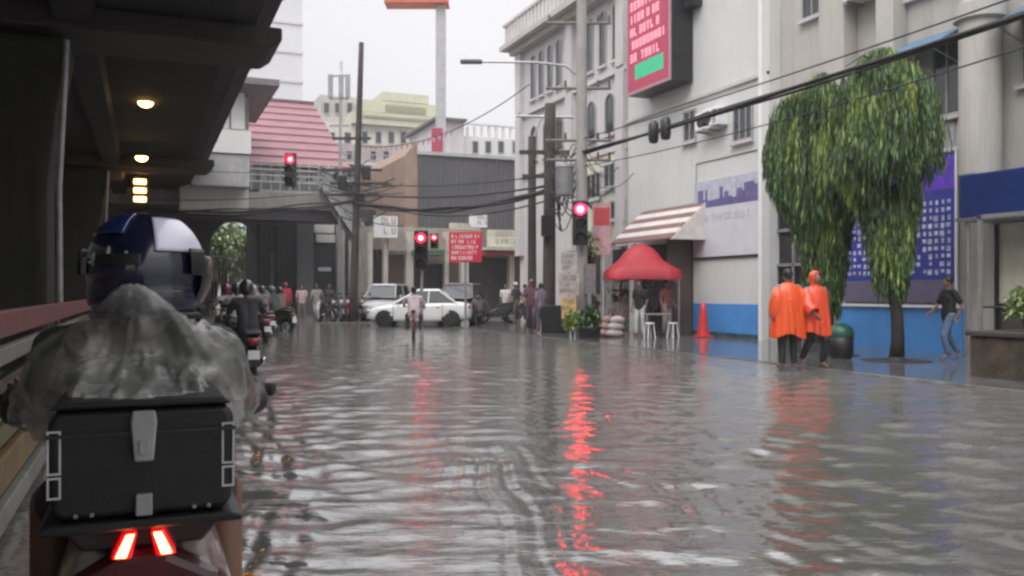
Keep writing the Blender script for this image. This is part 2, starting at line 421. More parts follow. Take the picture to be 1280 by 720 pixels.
# ================================================================ walls and windows on the plane X = x0 facing -X
XW = 15.9
def win(b, ya, yb, z0, z1, x=XW, name='window', arch=False, deep=.12, bars=1, m=None, fm=None, sill=True):
    """window on a wall facing the street (-X): recessed pane with a proud frame"""
    fm = fm or FRAME; y0, y1 = min(ya, yb), max(ya, yb)
    f = MB(); t = .06
    if arch:
        n = 8; zc = z1-(y1-y0)/2; rO = (y1-y0)/2; yc = (y0+y1)/2
        outer = [(y0,z0),(y0,zc)] + [(yc-rO*math.cos(math.pi*k/n), zc+rO*math.sin(math.pi*k/n)) for k in range(1,n)] + [(y1,zc),(y1,z0)]
        ri = rO-t
        inner = [(y0+t,z0+t),(y0+t,zc)] + [(yc-ri*math.cos(math.pi*k/n), zc+ri*math.sin(math.pi*k/n)) for k in range(1,n)] + [(y1-t,zc),(y1-t,z0+t)]
        N = len(outer); vs = []
        for (a,c) in outer: vs.append((x-.05,a,c))
        for (a,c) in inner: vs.append((x-.05,a,c))
        for (a,c) in outer: vs.append((x+.0,a,c))
        for (a,c) in inner: vs.append((x-.012,a,c))
        fs = []
        for k in range(N):
            j = (k+1)%N
            fs += [(k,j,N+j,N+k), (k,2*N+k,2*N+j,j), (N+k,N+j,3*N+j,3*N+k)]
        f.add(vs, fs)
        o = f.build(name, fm, b)
        MB().add([(x-.010,a,c) for a,c in inner], [tuple(range(N))]).build('pane', m or GLASS, o)
    else:
        f.box(x-.05,x,y0,y0+t,z0,z1).box(x-.05,x,y1-t,y1,z0,z1).box(x-.05,x,y0+t,y1-t,z1-t,z1).box(x-.05,x,y0+t,y1-t,z0,z0+t)
        for k in range(bars):
            yy = y0+(y1-y0)*(k+1)/(bars+1); f.box(x-.04,x,yy-.02,yy+.02,z0+t,z1-t)
        o = f.build(name, fm, b)
        MB().box(x-.014,x-.004,y0+t,y1-t,z0+t,z1-t).build('pane', m or GLASS, o)
    if sill: MB().box(x-.14,x-.051,y0-.06,y1+.06,z0-.09,z0-.012).build('sill', WALLP, o)
    return o

def right_row():
    # ---- far block with arched windows
    y0, y1 = YX(786, XW), 37.3
    b = thing('apartment_building', 'pale pink building with arched window rows and cornice, behind the concrete utility pole', 'building', (0,0,0))
    MB().box(XW, XW+11, y0+.01, y1, 0, 12.5).build('wall', WALLP, b)
    MB().box(XW-.75, XW+11.4, y0+.01, y1+.7, 12.5, 12.72).box(XW-.4, XW+11.2, y0+.01, y1+.35, 12.25, 12.49).build('cornice', WALLB, b)
    MB().box(XW+1.2, XW+11, y0+.01, y1-1.5, 12.72, 16.5).build('upper_storey', WALLC, b)
    rl = MB()
    yy = y0+.3
    while yy < y1+.4: rl.box(XW-.6, XW-.5, yy, yy+.1, 12.72, 13.6); yy += .38
    rl.box(XW-.64, XW-.46, y0+.01, y1+.6, 13.6, 13.72)
    for k in range(8): rl.box(XW+.2+k*1.2, XW+.3+k*1.2, y1+.45, y1+.55, 12.72, 13.6)
    rl.box(XW-.46, XW+10, y1+.42, y1+.58, 13.6, 13.72)
    rl.build('balustrade', WALLP, b)
    for px in (667,677,688,699): yc = YX(px, XW); win(b, yc-.29, yc+.29, 9.9, 11.9, arch=True)
    for px in (738,754,771): yc = YX(px, XW); win(b, yc-.29, yc+.29, 9.85, 11.95, arch=True)
    for px in (740,763): yc = YX(px, XW); win(b, yc-.38, yc+.38, 7.2, 8.75, arch=True)
    for px in (668,684,700): yc = YX(px, XW); win(b, yc-.38, yc+.38, 7.2, 8.75, arch=True)
    s = MB().box(XW-.16, XW, y0+.01, y1+.1, 9.30, 9.48).box(XW-.1,XW,y0+.01,y1+.1,6.5,6.65)
    for px in (652,716,780): yc = YX(px, XW); s.box(XW-.22, XW-.001, yc-.28, yc+.28, 3.0, 9.29); s.box(XW-.22, XW-.001, yc-.28, yc+.28, 9.49, 12.24)
    s.build_each('pilaster', WALLP, b)
    # lower storeys: cream wall with a band of shutters
    c = MB().box(XW-.08, XW-.002, y0+.3, YX(722,XW), 3.1, 6.4); c.build('cream_panel', WALLC, b)
    for a, z0, z1, bar in ((745,4.9,5.9,2),(768,5.2,6.1,2),(757,3.6,4.6,3),(775,4.0,4.7,2)):
        yc = YX(a, XW); win(b, yc-.6, yc+.6, z0, z1, XW-.085, bars=bar)
    # windows facing the junction (north face)
    # ---- shop at street level
    sh = thing('corner_shop', 'open shopfront with cluttered dark interior under the striped shutter', 'shop', (0,0,0))
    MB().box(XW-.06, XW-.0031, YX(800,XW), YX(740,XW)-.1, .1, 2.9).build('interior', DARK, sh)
    pil = MB()
    for px in (738,765,802): yc = YX(px, XW); pil.box(XW-.4, XW-.062, yc-.15, yc+.15, 0, 3.0)
    pil.build_each('pillar', WALLP, sh)
    q = MB()
    goods = random.Random(4)
    for k in range(26):
        yy = goods.uniform(YX(800,XW)+.3, YX(745,XW)-.3); z = goods.choice([.1,.55,1.0,1.45])
        q.box(XW-.3, XW-.065, yy-.12, yy+.12, z, z+goods.uniform(.2,.4))
    q.build_each('shelf_goods', mat('mixed shop goods', (.32,.26,.22), .6, var=.8, scale=7), sh)
    # striped sloping roller awning
    a = thing('striped_awning', 'brown and white striped sloping awning over the shopfront left of the white wall', 'awning', (0,0,0))
    ya, yb = YX(838,14.6), YX(763,14.6)
    wm = mat('white awning stripe', (.66,.60,.58), .7); bm_ = mat('brown awning stripe', (.20,.11,.10), .7)
    n = 7; W = MB(); B = MB()
    for k in range(n):
        t0, t1 = k/n, (k+1)/n; xa, xb = 14.6+1.29*t0, 14.6+1.29*t1; za, zb = 3.0+1.15*t0, 3.0+1.15*t1
        (B if k%2==0 else W).add([(xa,ya,za),(xa,yb,za),(xb,yb,zb),(xb,ya,zb),(xa,ya,za-.05),(xa,yb,za-.05),(xb,yb,zb-.05),(xb,ya,zb-.05)], [(0,1,2,3),(4,7,6,5),(0,4,5,1),(1,5,6,2),(2,6,7,3),(3,7,4,0)])
    B.build('brown_stripe', bm_, a); W.build('white_stripe', wm, a)
    MB().prism([(14.6,2.95),(15.89,2.95),(15.89,4.15)], ya-.06, ya-.01, 'XZ').build('side_panel', wm, a)
    # ---- white block
    y1 = YX(786, XW); y0 = YX(963, XW)
    b = thing('white_building', 'plain white painted building with blue base and a row of small high windows', 'building', (0,0,0))
    MB().box(XW-.03, XW+12, y0, y1, 0, 14.5).build('wall', WALLW, b)
    MB().box(XW-.055, XW-.0301, y0, YX(868,XW), .15, 1.0).build('blue_base', BLUE, b)
    grime = mat('grimy flood line on blue paint', (.05,.09,.13), .6, var=.5, scale=4, streak=.5)
    MB().box(XW-.056, XW-.0301, y0, YX(868,XW), 0, .149).build('flood_line', grime, b)
    MB().tube([(XW-.07,YX(954,XW),.02),(XW-.07,YX(954,XW),14)], .045, 8).build('downpipe', WALLP, b)
    MB().tube([(XW-.05,YX(948,XW),5.35),(XW-.05,YX(872,XW),5.35),(XW-.05,YX(872,XW),3.1)], .018, 6).build('conduit', STEEL, b)
    win(b, YX(856,XW), YX(872,XW), 6.1, 7.1, XW-.031, bars=1); win(b, YX(918,XW), YX(943,XW), 5.7, 6.75, XW-.031, bars=2)
    MB().box(XW-.12, XW-.031, y0, y1, 7.35, 7.45).build('ledge', WALLP, b)
    MB().box(XW-.30, XW-.031, y0-.0, y0+.14, 0, 14.4).build('corner_strip', WHITE, b)
    # dark shop recess at its far end
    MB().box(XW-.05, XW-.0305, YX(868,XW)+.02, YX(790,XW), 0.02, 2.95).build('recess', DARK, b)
    MB().box(XW-.9, XW-.03, YX(866,XW)-.02, YX(866,XW)+.02+.1, 0.02, 3.0).build('side_screen', DBROWN, b)
    for px,z,lab in ((893,6.25,'left window air conditioner on the white wall beneath the thick cable'), (902,6.3,'right window air conditioner on the white wall beneath the thick cable')):
        yc = YX(px, XW); ac(Vector((XW-.03, yc, z)), lab)
    # LED sign
    s = thing('led_sign', 'large boxy electronic sign with red lettering and green strip, high on the white wall', 'sign', (0,0,0))
    Xf = 15.03; ya = 23.35; yb = 26.0; za, zb = 7.95, 12.4
    MB().box(Xf+.03, XW-.035, ya, yb, za, zb).build('housing', BLACKP, s, bevel=.02)
    fr = mat('dull magenta sign frame', (.42,.25,.27), .5)
    MB().box(Xf-.02,Xf+.03,ya,ya+.08,za,zb).box(Xf-.02,Xf+.03,yb-.08,yb,za,zb).box(Xf-.02,Xf+.03,ya+.08,yb-.08,za,za+.1).build('frame', fr, s)
    scr = mat('lit red led panel', (.14,.02,.04), .5, emit=(.42,.035,.085), es=.42, var=.5, scale=5)
    MB().box(Xf+.0,Xf+.03-.001,ya+.08,yb-.08,za+.1,zb).build('screen', scr, s)
    ltr = mat('lit pink led letters', (.6,.3,.33), .5, emit=(1,.33,.42), es=.48)
    g = MB(); glyph_rows(g, ya+.2, yb-.15, za+1.0, zb, 8, lambda u, z: (Xf-.004, ya+yb-u, z), 11, .95, .24); g.build('lettering', ltr, s)
    MB().box(Xf-.006,Xf-.001,ya+.4,yb-.5,za+.45,za+.95).build('green_strip', mat('lit green led strip', (.03,.4,.2), .5, emit=(.02,.28,.14), es=.35), s)
    MB().box(XW-.4, XW-.035, ya-.5, ya-.01, 10.2, 12.4).build('side_box', BLACKP, s)
    # wall poster panel: skyline above, plain sheet below
    p = thing('wall_poster', 'pale lilac framed panel on the white wall with violet skyline print on top', 'poster', (0,0,0))
    y1p, y0p = YX(870,XW), YX(952,XW)
    MB().box(XW-.07,XW-.032,y0p,y1p,2.42,3.92).build('sheet', mat('pale lilac sheet', (.60,.60,.66), .5, var=.08), p)
    fm = MB().box(XW-.09,XW-.032,y0p-.05,y0p-.002,2.3,4.85).box(XW-.09,XW-.032,y0p,y1p,2.36,2.419); fm.build('frame', BLACKM, p)
    MB().box(XW-.06,XW-.032,y0p,y1p,3.925,4.75).build('print_ground', mat('lilac print', (.50,.50,.60), .5, var=.2, scale=5), p)
    vi = mat('violet skyline ink', (.16,.14,.32), .6, var=.3, scale=8); q = MB(); rr = random.Random(5); yy = y0p+.05
    while yy < y1p-.3:
        wd = rr.uniform(.1,.28); h = rr.uniform(.15,.6); q.box(XW-.068,XW-.061,yy,yy+wd,3.93,3.93+h); yy += wd*.92
    q.build('skyline_print', vi, p)
    g = MB(); glyph_rows(g, y0p+.3, y1p-.4, 3.45, 3.75, 1, lambda u, z: (XW-.0715, y0p+y1p-u, z), 3, .7, .14); g.build('faint_lettering', mat('grey ink', (.40,.40,.46), .6), p)
    return

def ac(loc, lab, rz=0, s=1.0):
    t = thing('air_conditioner', lab, 'air conditioner', loc, rz, 'air conditioners on the walls')
    MB().box(-.42*s,-.001,-.38*s,.38*s,-.02*s,.52*s).build('casing', WHITE, t, bevel=.03)
    g = MB(); g.lathe([(.001,-.43*s),(.19*s,-.43*s),(.19*s,-.425*s)], 'X', 20, (0,.08*s,.25*s)); 
    for k in range(6): g.box(-.428*s,-.421*s,-.34*s,-.16*s,.06*s+k*.07*s,.09*s+k*.07*s)
    g.build('grille', BLACKM, t)
    MB().box(-.44*s,0,-.3*s,-.26*s,-.08*s,-.021*s).box(-.44*s,0,.26*s,.3*s,-.08*s,-.021*s).build_each('bracket', STEEL, t)
    return t
right_row()

def right_near():
    y1 = YX(963,XW)-.01; y0 = -6.0; X2 = XW+.35
    b = thing('school_building', 'beige building with round columns, dark windows and blue base at the right edge', 'building', (0,0,0))
    MB().box(X2, X2+12, y0, y1, 0, 14.5).build('wall', WALLB, b)
    MB().box(X2-.06, X2-.001, YX(1205,X2), YX(1050,X2), 0, 1.0).build('blue_base', BLUE, b)
    MB().box(X2-.12, X2-.001, YX(1205,X2), YX(1050,X2), 1.0, 1.06).build('base_cap', WHITE, b)
    # pilasters on the upper floors and free-standing round columns
    for pa, pb in ((1040,1072),(1112,1134)):
        MB().box(X2-.45, X2-.001, YX(pb,X2), YX(pa,X2), 4.45, 14.3).build_each('pilaster', WALLB, b, bevel=.03)
    for yc in (12.95, 9.3, 5.6):
        MB().lathe([(.40,3.74),(.40,6.85),(.50,6.9),(.50,7.2),(.40,7.25),(.40,14.0),(.001,14.0)], 'Z', 28, (X2-.5,yc,0)).build('round_column', WALLB, b, smooth=False)
    # slab edges
    MB().box(X2-.14, X2-.001, y0, YX(1072,X2)-1.2, 8.0, 8.25).build_each('floor_band', WALLP, b)
    for pa, pb, z0, z1, br in ((1003,1029,8.6,10.2,1),(1166,1204,5.2,6.9,1),(1080,1106,10.5,11.8,1)):
        win(b, YX(pb,X2), YX(pa,X2), z0, z1, X2-.002, bars=br)
    cu = mat('pale curtain', (.45,.43,.42), .8, var=.15, scale=4)
    win(b, YX(1203,X2), YX(1168,X2), 4.5, 5.15, X2-.003, bars=3, m=cu)
    win(b, 10.1, 12.4, 5.5, 6.9, X2-.002, bars=2); win(b, 10.3, 12.1, 4.3, 5.45, X2-.002, bars=2, m=cu)
    win(b, 6.4, 8.6, 4.4, 6.7, X2-.002, bars=2); win(b, 10.3,12.1, 8.6,10.4, X2-.002, bars=2)
    aw = mat('faded blue awning', (.10,.20,.32), .5, var=.2, scale=2)
    for i,(ya,yb) in enumerate(((YX(1200,X2)-.1, YX(1132,X2)), (9.9,12.4))):
        a = thing('window_awning', ['faded blue window awning beside the tree crown', 'faded blue window awning right of the thick round column'][i], 'awning', (0,0,0), 0, 'blue awnings over the upper windows')
        MB().prism([(X2-.9,6.62),(X2-.9,6.56),(X2-.01,7.0),(X2-.01,7.08)], ya, yb, 'XZ').build('canopy', aw, a)
        MB().tube([(X2-.85,ya+.1,6.57),(X2-.01,ya+.1,6.3)], .015, 5).tube([(X2-.85,yb-.1,6.57),(X2-.01,yb-.1,6.3)], .015, 5).build_each('strut', STEEL, a)
    ac(Vector((X2-.01, YX(1092,X2), 8.45)), 'air conditioner between two pilasters above the tree', 0, 1.25)
    # barred gate between the white wall and the banner
    g = thing('barred_gate', 'pale steel gate with dark bars between the white wall and the weeping tree', 'gate', (0,0,0))
    ya, yb = YX(1040,X2), YX(967,X2)
    MB().box(X2-.05,X2-.002,ya,yb,0.02,4.4).build('opening', DARK, g)
    f = MB()
    for y in (ya,ya+.9,yb-1.0,yb-.1): f.box(X2-.14,X2-.06,y,y+.08,.02,4.4)
    for z in (2.05,3.0,4.3): f.box(X2-.14,X2-.06,ya,yb,z,z+.08)
    f.build('frame', STEEL, g)
    f = MB(); y = ya
    while y < yb: f.box(X2-.10,X2-.08,y,y+.02,.02,2.05); f.box(X2-.10,X2-.08,y,y+.02,3.08,4.3); y += .14
    f.build('bars', BLACKM, g)
    # banner
    s = thing('blue_banner', 'tall violet-blue banner with a grid of white names, on the wall behind the tree', 'banner', (0,0,0))
    ya, yb = YX(1195,X2-.1), YX(1052,X2-.1)
    bl = mat('violet blue banner vinyl', (.035,.05,.30), .42, var=.25, scale=1.1)
    MB().box(X2-.09,X2-.03,ya,yb,1.12,4.40).build('sheet', bl, s)
    MB().box(X2-.14,X2-.095,ya-.05,ya+.0,1.0,4.45).build('edge_rail', WHITE, s)
    MB().box(X2-.1,X2-.0905,ya+.03,yb,1.12,1.62).build('dusty_band', mat('dull mauve band', (.14,.12,.20), .6), s)
    gr = MB(); rr = random.Random(9)
    nc, nr = 19, 10
    for r in range(nr):
        for c in range(nc):
            if rr.random() < .06: continue
            u = ya+.15+(yb-ya-.3)*c/nc; z = 3.38-(r*1.7/nr)
            wdt = (yb-ya-.3)/nc*rr.uniform(.35,.75); gr.box(X2-.096,X2-.0905,u,u+wdt,z-rr.uniform(.07,.12),z)
    gr.build('white_cells', mat('pale lilac print cell', (.55,.55,.72), .6, var=.5, scale=9), s)
    MB().prism([(ya+.03,3.6),(ya+1.5,3.6),(ya+1.2,4.38),(ya+.03,4.38)], X2-.0955, X2-.0903, 'YZ').build('violet_patch', mat('bright violet print', (.12,.05,.50), .5, var=.3, scale=3), s)
    # navy canopy with shopfront below
    c = thing('navy_canopy', 'navy blue flat canopy over the curtained shopfront at the right edge', 'canopy', (0,0,0))
    MB().box(15.3, X2-.002, 2, YX(1199,15.3), 2.85, 3.72).build('fascia', NAVY, c, bevel=.02)
    MB().box(15.24, X2-.002, 2, YX(1199,15.3)+.05, 2.78, 2.848).build('trim', STEEL, c)
    k = MB()
    for y in (12.9, 10.6, 7.5): k.cyl((15.34,y,0),(15.34,y,2.78),.045)
    k.build_each('post', STEEL, c)
    f = thing('shopfront', 'cream curtained glazed shopfront beneath the navy canopy', 'shopfront', (0,0,0))
    MB().box(X2-.06,X2-.002,3,12.9,1.05,2.75).build('curtain', mat('cream curtain', (.74,.70,.58), .8, var=.12, scale=3, bump=.5), f)
    MB().box(X2-.06,X2-.002,3,12.9,.02,1.045).build('dado', DBROWN, f)
    q = MB()
    for y in (12.86,11.4,9.9,8.4,6.9): q.box(X2-.12,X2-.062,y,y+.07,.02,2.75)
    q.box(X2-.12,X2-.062,3,12.86,1.05,1.12); q.build_each('mullion', BLACKM, f)
    r = MB()
    for y in np.arange(6.9,12.8,.5): r.tube([(X2-.6,y,.02),(X2-.6,y,1.05)], .02, 6)
    r.tube([(X2-.6,6.9,1.05),(X2-.6,12.8,1.05)], .025, 6)
    rr_ = thing('handrail', 'low dark handrail in front of the curtained shopfront', 'handrail', (0,0,0)); r.build('bars', BLACKM, rr_)
right_near()
# ================================================================ background buildings
def fbox(mb, pxa, pxb, pya, pyb, Y0, dep=.3, z0=None):
    """box whose street-facing face fills that part of the plane Y=Y0 (real size at that distance)"""
    xa, xb = XY(pxa, Y0), XY(pxb, Y0); zm = (pxa+pxb)/2
    za = z0 if z0 is not None else ZY(zm, pyb, Y0); zb = ZY(zm, pya, Y0)
    return mb.box(xa, xb, Y0, Y0+dep, za, zb)
def fwin(b, pxa, pxb, pya, pyb, Y0, m=None, name='window'):
    xa, xb = XY(pxa, Y0), XY(pxb, Y0); za, zb = ZY((pxa+pxb)/2, pyb, Y0), ZY((pxa+pxb)/2, pya, Y0); t = .07
    o = MB().box(xa,xb,Y0-.06,Y0-.002,zb-t,zb).box(xa,xb,Y0-.06,Y0-.002,za,za+t).box(xa,xa+t,Y0-.06,Y0-.002,za+t,zb-t).box(xb-t,xb,Y0-.06,Y0-.002,za+t,zb-t).build(name, FRAME, b)
    MB().box(xa+t,xb-t,Y0-.02,Y0-.004,za+t,zb-t).build('pane', m or GLASS, o); return o

def background():
    pale = mat('pale grey tower render', (.62,.62,.64), .8, var=.04, scale=.1)
    b = thing('office_tower', 'tall pale grey tower rising above the pink roof', 'tower', (0,0,0))
    fbox(MB(), 215, 378, -160, 0, 95, 14, 0).build('wall', pale, b)
    q = MB()
    for k in range(16): z = 8+k*3.1; q.box(XY(215,95), XY(378,95)+.1, 94.88, 94.999, z, z+.25)
    q.build_each('floor_band', mat('tower band', (.56,.56,.58), .8), b)
    # station entrance house with hipped roof
    b = thing('station_house', 'white entrance house with dark hipped roof and flat parapets beside the flyover', 'house', (0,0,0))
    Y0 = 44
    fbox(MB(), 225, 311, 118, 0, Y0+1.5, 5, 5.4).build('wall', WALLW, b)
    fbox(MB(), 262, 314, 162, 191, Y0-.2, 1.6).build('parapet', WALLW, b)
    fbox(MB(), 240, 312, 192, 232, Y0-.1, 1.5).build('lower_wall', mat('grey painted wall', (.38,.38,.38), .8, streak=.3), b)
    fbox(MB(), 289, 306, 116, 161, Y0+.3, .6).build_each('column', WALLW, b)
    fbox(MB(), 278, 286, 128, 161, Y0+.4, .6).build_each('column', WALLW, b)
    fwin(b, 307.5, 311, 122, 160, Y0+1.4, DARK)
    xa, xb = XY(225,Y0), XY(346,Y0); ze = ZY(330,104,Y0); zt = ZY(300,72,Y0); xm = XY(296,Y0)
    MB().add([(xa,Y0-1,ze),(xb,Y0-1,ze),(xb,Y0+9,ze),(xa,Y0+9,ze),(xa+1,Y0+4,zt),(xm,Y0+4,zt),(xa,Y0-1,ze-.3),(xb,Y0-1,ze-.3),(xb,Y0+9,ze-.3),(xa,Y0+9,ze-.3)],
             [(0,1,5,4),(1,2,5),(2,3,4,5),(3,0,4),(6,7,1,0),(7,8,2,1),(8,9,3,2),(9,6,0,3),(6,9,8,7)]).build('roof', mat('mauve grey roof tiles', (.20,.16,.17), .7, var=.25, scale=6, streak=.3), b)
    # pink roof
    b = thing('pink_roofed_hall', 'low hall under a large pink corrugated roof left of the junction', 'building', (0,0,0))
    pk = mat('pink corrugated roofing', (.24,.10,.12), .5, var=.12, scale=1.2, streak=.25)
    Y0 = 51; x0,x1,x2,x3 = XY(240,Y0),XY(438,Y0),XY(250,Y0+7),XY(392,Y0+7); ze = ZY(380,208,Y0); zr = ZY(350,127,Y0+7)
    n = 9; q = MB(); vs = []; fs = []
    for k in range(n):
        t0, t1 = k/n, (k+1)/n
        za, zb = ze+(zr-ze)*t0, ze+(zr-ze)*t1
        q.add([(x0+(x2-x0)*t0,Y0+7*t0,za+.10),(x1+(x3-x1)*t0,Y0+7*t0,za+.10),(x1+(x3-x1)*t1,Y0+7*t1,zb),(x0+(x2-x0)*t1,Y0+7*t1,zb),
               (x0+(x2-x0)*t0,Y0+7*t0,za-.05),(x1+(x3-x1)*t0,Y0+7*t0,za-.05)], [(0,1,2,3),(4,5,1,0)])
    q.add([(x2,Y0+7,zr),(x3,Y0+7,zr),(x1,Y0+8,ze),(x0,Y0+8,ze)],[(0,1,2,3)]).add([(x1,Y0,ze),(x1,Y0+8,ze),(x3,Y0+7,zr)],[(0,1,2)])
    q.build('roof', pk, b)
    MB().box(x2,x3,Y0+6.9,Y0+7.1,zr-.02,zr+.16).build('ridge_cap', mat('dark mauve flashing', (.14,.09,.10), .6), b)
    MB().box(x0+.5,x1-.6,Y0+.7,Y0+7.5,6.3,ze-.06).build('wall', WALLP, b)
    for k in range(7):
        a = 318+k*16; fwin(b, a, a+9, 214, 228, Y0+.69)
    # cream stepped building
    b = thing('cream_stepped_building', 'distant cream building with stepped roof tiers and small dark windows', 'building', (0,0,0))
    Y0 = 78; cr = mat('faded cream render', (.50,.49,.38), .8, var=.12, scale=.4, streak=.25)
    fbox(MB(), 400, 560, 158, 0, Y0, 12, 0).build('wall', mat('faded ivory render', (.60,.57,.50), .8, var=.12, scale=.4, streak=.3), b)
    t = MB(); fbox(t, 440, 556, 143, 157.7, Y0-.6, 11); fbox(t, 452, 548, 128, 142.7, Y0+1, 8); fbox(t, 478, 536, 117, 127.7, Y0+2, 6); t.build_each('roof_tier', cr, b)
    t = MB(); fbox(t, 400, 448, 120, 157.5, Y0+3, 8); t.build('side_tower', WALLB, b)
    t = MB(); fbox(t, 482, 532, 133, 141, Y0+.9, .09); fbox(t, 455, 550, 147, 150, Y0-.7, .09); t.build('olive_strip', mat('olive louvre', (.26,.26,.17), .8), b)  # olive strips across the two lower roof tiers
    for a in (452,469,485,500,521,540): fwin(b, a, a+8, 164, 180, Y0)
    for a in (404,418,433): fwin(b, a, a+8, 128, 142, Y0+2.9)
    for a in (410,430): fwin(b, a, a+9, 165, 180, Y0)
    # mauve row in front of it
    b = thing('mauve_low_building', 'low mauve grey building with balconies behind the left timber pole', 'building', (0,0,0))
    Y0 = 60; fbox(MB(), 405, 512, 181, 0, Y0, 8, 0).build('wall', mat('mauve grey render', (.40,.35,.36), .8, var=.15, scale=.8, streak=.4), b)
    for k in range(2):
        q = MB()
        fbox(q, 408, 498, 203+k*22, 206+k*22, Y0-1.0, 1.0-.003); q.build_each('balcony_slab', WALLP, b)
        q = MB()
        for a in range(410, 498, 4): fbox(q, a, a+.7, 193+k*22, 203+k*22, Y0-.95, .04)
        fbox(q, 408, 498, 192+k*22, 193+k*22, Y0-.97, .07); q.build('railing', STEEL, b)
        for a in (413,432,462,478): fwin(b, a, a+9, 188+k*22, 201+k*22, Y0)
    # tan and grey block
    b = thing('grey_sheeted_building', 'large windowless dark grey sheeted block with tan left flank above the shops', 'building', (0,0,0))
    Y0 = 46; fbox(MB(), 522, 668, 197, 0, Y0, 14, 4.6).build('sheeting', GREYM, b)
    q = MB()
    for a in range(524, 668, 5): fbox(q, a, a+1.0, 199, 285, Y0-.05, .049)
    q.build('rib', mat('grey sheeting rib', (.085,.085,.09), .6), b)
    fbox(MB(), 522, 668, 193, 197, Y0-.15, 14.2).build('coping', mat('pale coping', (.40,.40,.41), .7), b)
    xa, xb = XY(494,Y0+2), XY(522,Y0)-.01; zl, zr_ = ZY(500,194,Y0), ZY(520,176,Y0)
    MB().prism([(xa,4.6),(xb,4.6),(xb,zr_),(xa,zl)], Y0-.02, Y0+11, 'XZ').build('tan_flank', mat('tan rusty render', (.30,.21,.16), .8, var=.2, scale=1, streak=.4), b)
    b = thing('white_railed_building', 'far white flat building with tall railing posts just above the grey block', 'building', (0,0,0))
    Y0 = 64; fbox(MB(), 560, 668, 172, 0, Y0, 10, 0).build('wall', WALLW, b)
    fbox(MB(), 548, 580, 150, 0, Y0-.5, 8, 0).build('stair_tower', WALLP, b)
    fbox(MB(), 544, 584, 147, 150, Y0-1, 9).build('tower_roof', GREYM, b)
    q = MB()
    for a in range(584, 668, 9): fbox(q, a, a+2.4, 158, 171.7, Y0+.1, .3)
    fbox(q, 580, 668, 156, 158, Y0+.05, .4); q.build('railing', WALLW, b)
    for a in (590,606,622,640): fwin(b, a, a+8, 176, 192, Y0)
    # ---- pylon sign
    p = P(551, 50)
    t = thing('pylon_sign', 'tall grey pylon with a wide red sign box at the top edge of the view', 'sign', p, -YAW)
    MB().box(-.27,.27,-.27,.27,0,19.5).build('pole', mat('pale grey pole paint', (.42,.42,.43), .6, streak=.2), t)
    MB().box(-3.1,.42,-.6,.6,17.72,20.6).build('sign_box', REDP, t, bevel=.03)
    MB().box(-3.14,.46,-.64,.64,17.62,17.719).build('trim', mat('orange red trim', (.62,.14,.05), .5), t)
    MB().box(-.5,.12,-.34,-.275,7.9,10.6).build('banner', mat('maroon pennant', (.35,.04,.09), .7), t)
    # ---- footbridge
    b = thing('footbridge', 'pale concrete footbridge with railings crossing the street by the station', 'footbridge', (0,0,0))
    Y0 = 47
    fbox(MB(), 120, 428, 238, 258, Y0, 2.6).build('deck', CONC_L, b)
    fbox(MB(), 120, 432, 258.3, 273, Y0+.25, 2.1).build_each('girder', mat('purple grey steel girder', (.06,.055,.065), .6), b)
    fbox(MB(), 236, 301, 236, 259, Y0-.2, .17).build('white_board', WHITE, b)
    fbox(MB(), 232, 300, 263, 267, Y0-.1, .3).build('light_strip', mat('pale strip', (.6,.6,.6), .5), b)
    q = MB()
    for z in (206,212,219,227): fbox(q, 300, 418, z, z+1.6, Y0+.05, .08)
    for a in range(302, 418, 12): fbox(q, a, a+1.2, 205, 238, Y0+.14, .08)
    q.build('railing', mat('pale railing', (.50,.50,.50), .5), b)
    fbox(MB(), 300, 428, 226.5, 238, Y0+1.9, .1).build('back_panel', mat('green grey panel', (.12,.14,.12), .6), b)
    # stair down to the right
    st = MB(); x0, z0 = XY(398,Y0), ZY(398,232,Y0); x1, z1 = XY(466,Y0), ZY(466,332,Y0)
    n = 22
    for k in range(n):
        xx = x0+(x1-x0)*k/n; zz = z0+(z1-z0)*k/n; st.box(xx,xx+(x1-x0)/n+.05,Y0-1.3,Y0-.05,zz-.22,zz)
    st.build('stair', CONC_L, b)
    q = MB()
    for o_ in (-1.32, -.02):
        q.prism([(x0,z0+1.0),(x1,z1+1.0),(x1,z1+.9),(x0,z0+.9)], Y0+o_-.03, Y0+o_+.03, 'XZ')
        q.prism([(x0,z0-.1),(x1,z1-.1),(x1,z1-.42),(x0,z0-.42)], Y0+o_-.05, Y0+o_+.05, 'XZ')
        for k in range(0, n): xx = x0+(x1-x0)*k/n; zz = z0+(z1-z0)*k/n; q.box(xx,xx+.05,Y0+o_-.02,Y0+o_+.02,zz-.1,zz+.95)
    q.build('stair_railing', mat('grey stair steel', (.30,.30,.30), .5), b)
    q = MB()
    for px in (330, 352, 470): x = XY(px,Y0+1); q.box(x-.3,x+.3,Y0+.7,Y0+1.5,0,4.9 if px<400 else 2.0)
    q.build_each('column', CONC, b)
    # ---- station ground floor behind the footbridge
    b = thing('station_ground_floor', 'dark ground floor frontage with a wide lit arch, under the footbridge', 'building', (0,0,0))
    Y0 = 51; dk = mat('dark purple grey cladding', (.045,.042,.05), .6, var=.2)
    zt = ZY(300,240,Y0)
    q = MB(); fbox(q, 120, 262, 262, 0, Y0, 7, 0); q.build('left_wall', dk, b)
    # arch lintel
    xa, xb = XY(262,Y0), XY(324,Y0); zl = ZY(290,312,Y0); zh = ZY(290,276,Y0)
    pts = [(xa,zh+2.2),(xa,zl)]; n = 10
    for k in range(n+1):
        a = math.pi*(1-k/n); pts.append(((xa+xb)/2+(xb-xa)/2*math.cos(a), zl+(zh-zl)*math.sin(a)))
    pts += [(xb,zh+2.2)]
    MB().prism(pts, Y0, Y0+.6, 'XZ').build('arch', dk, b)
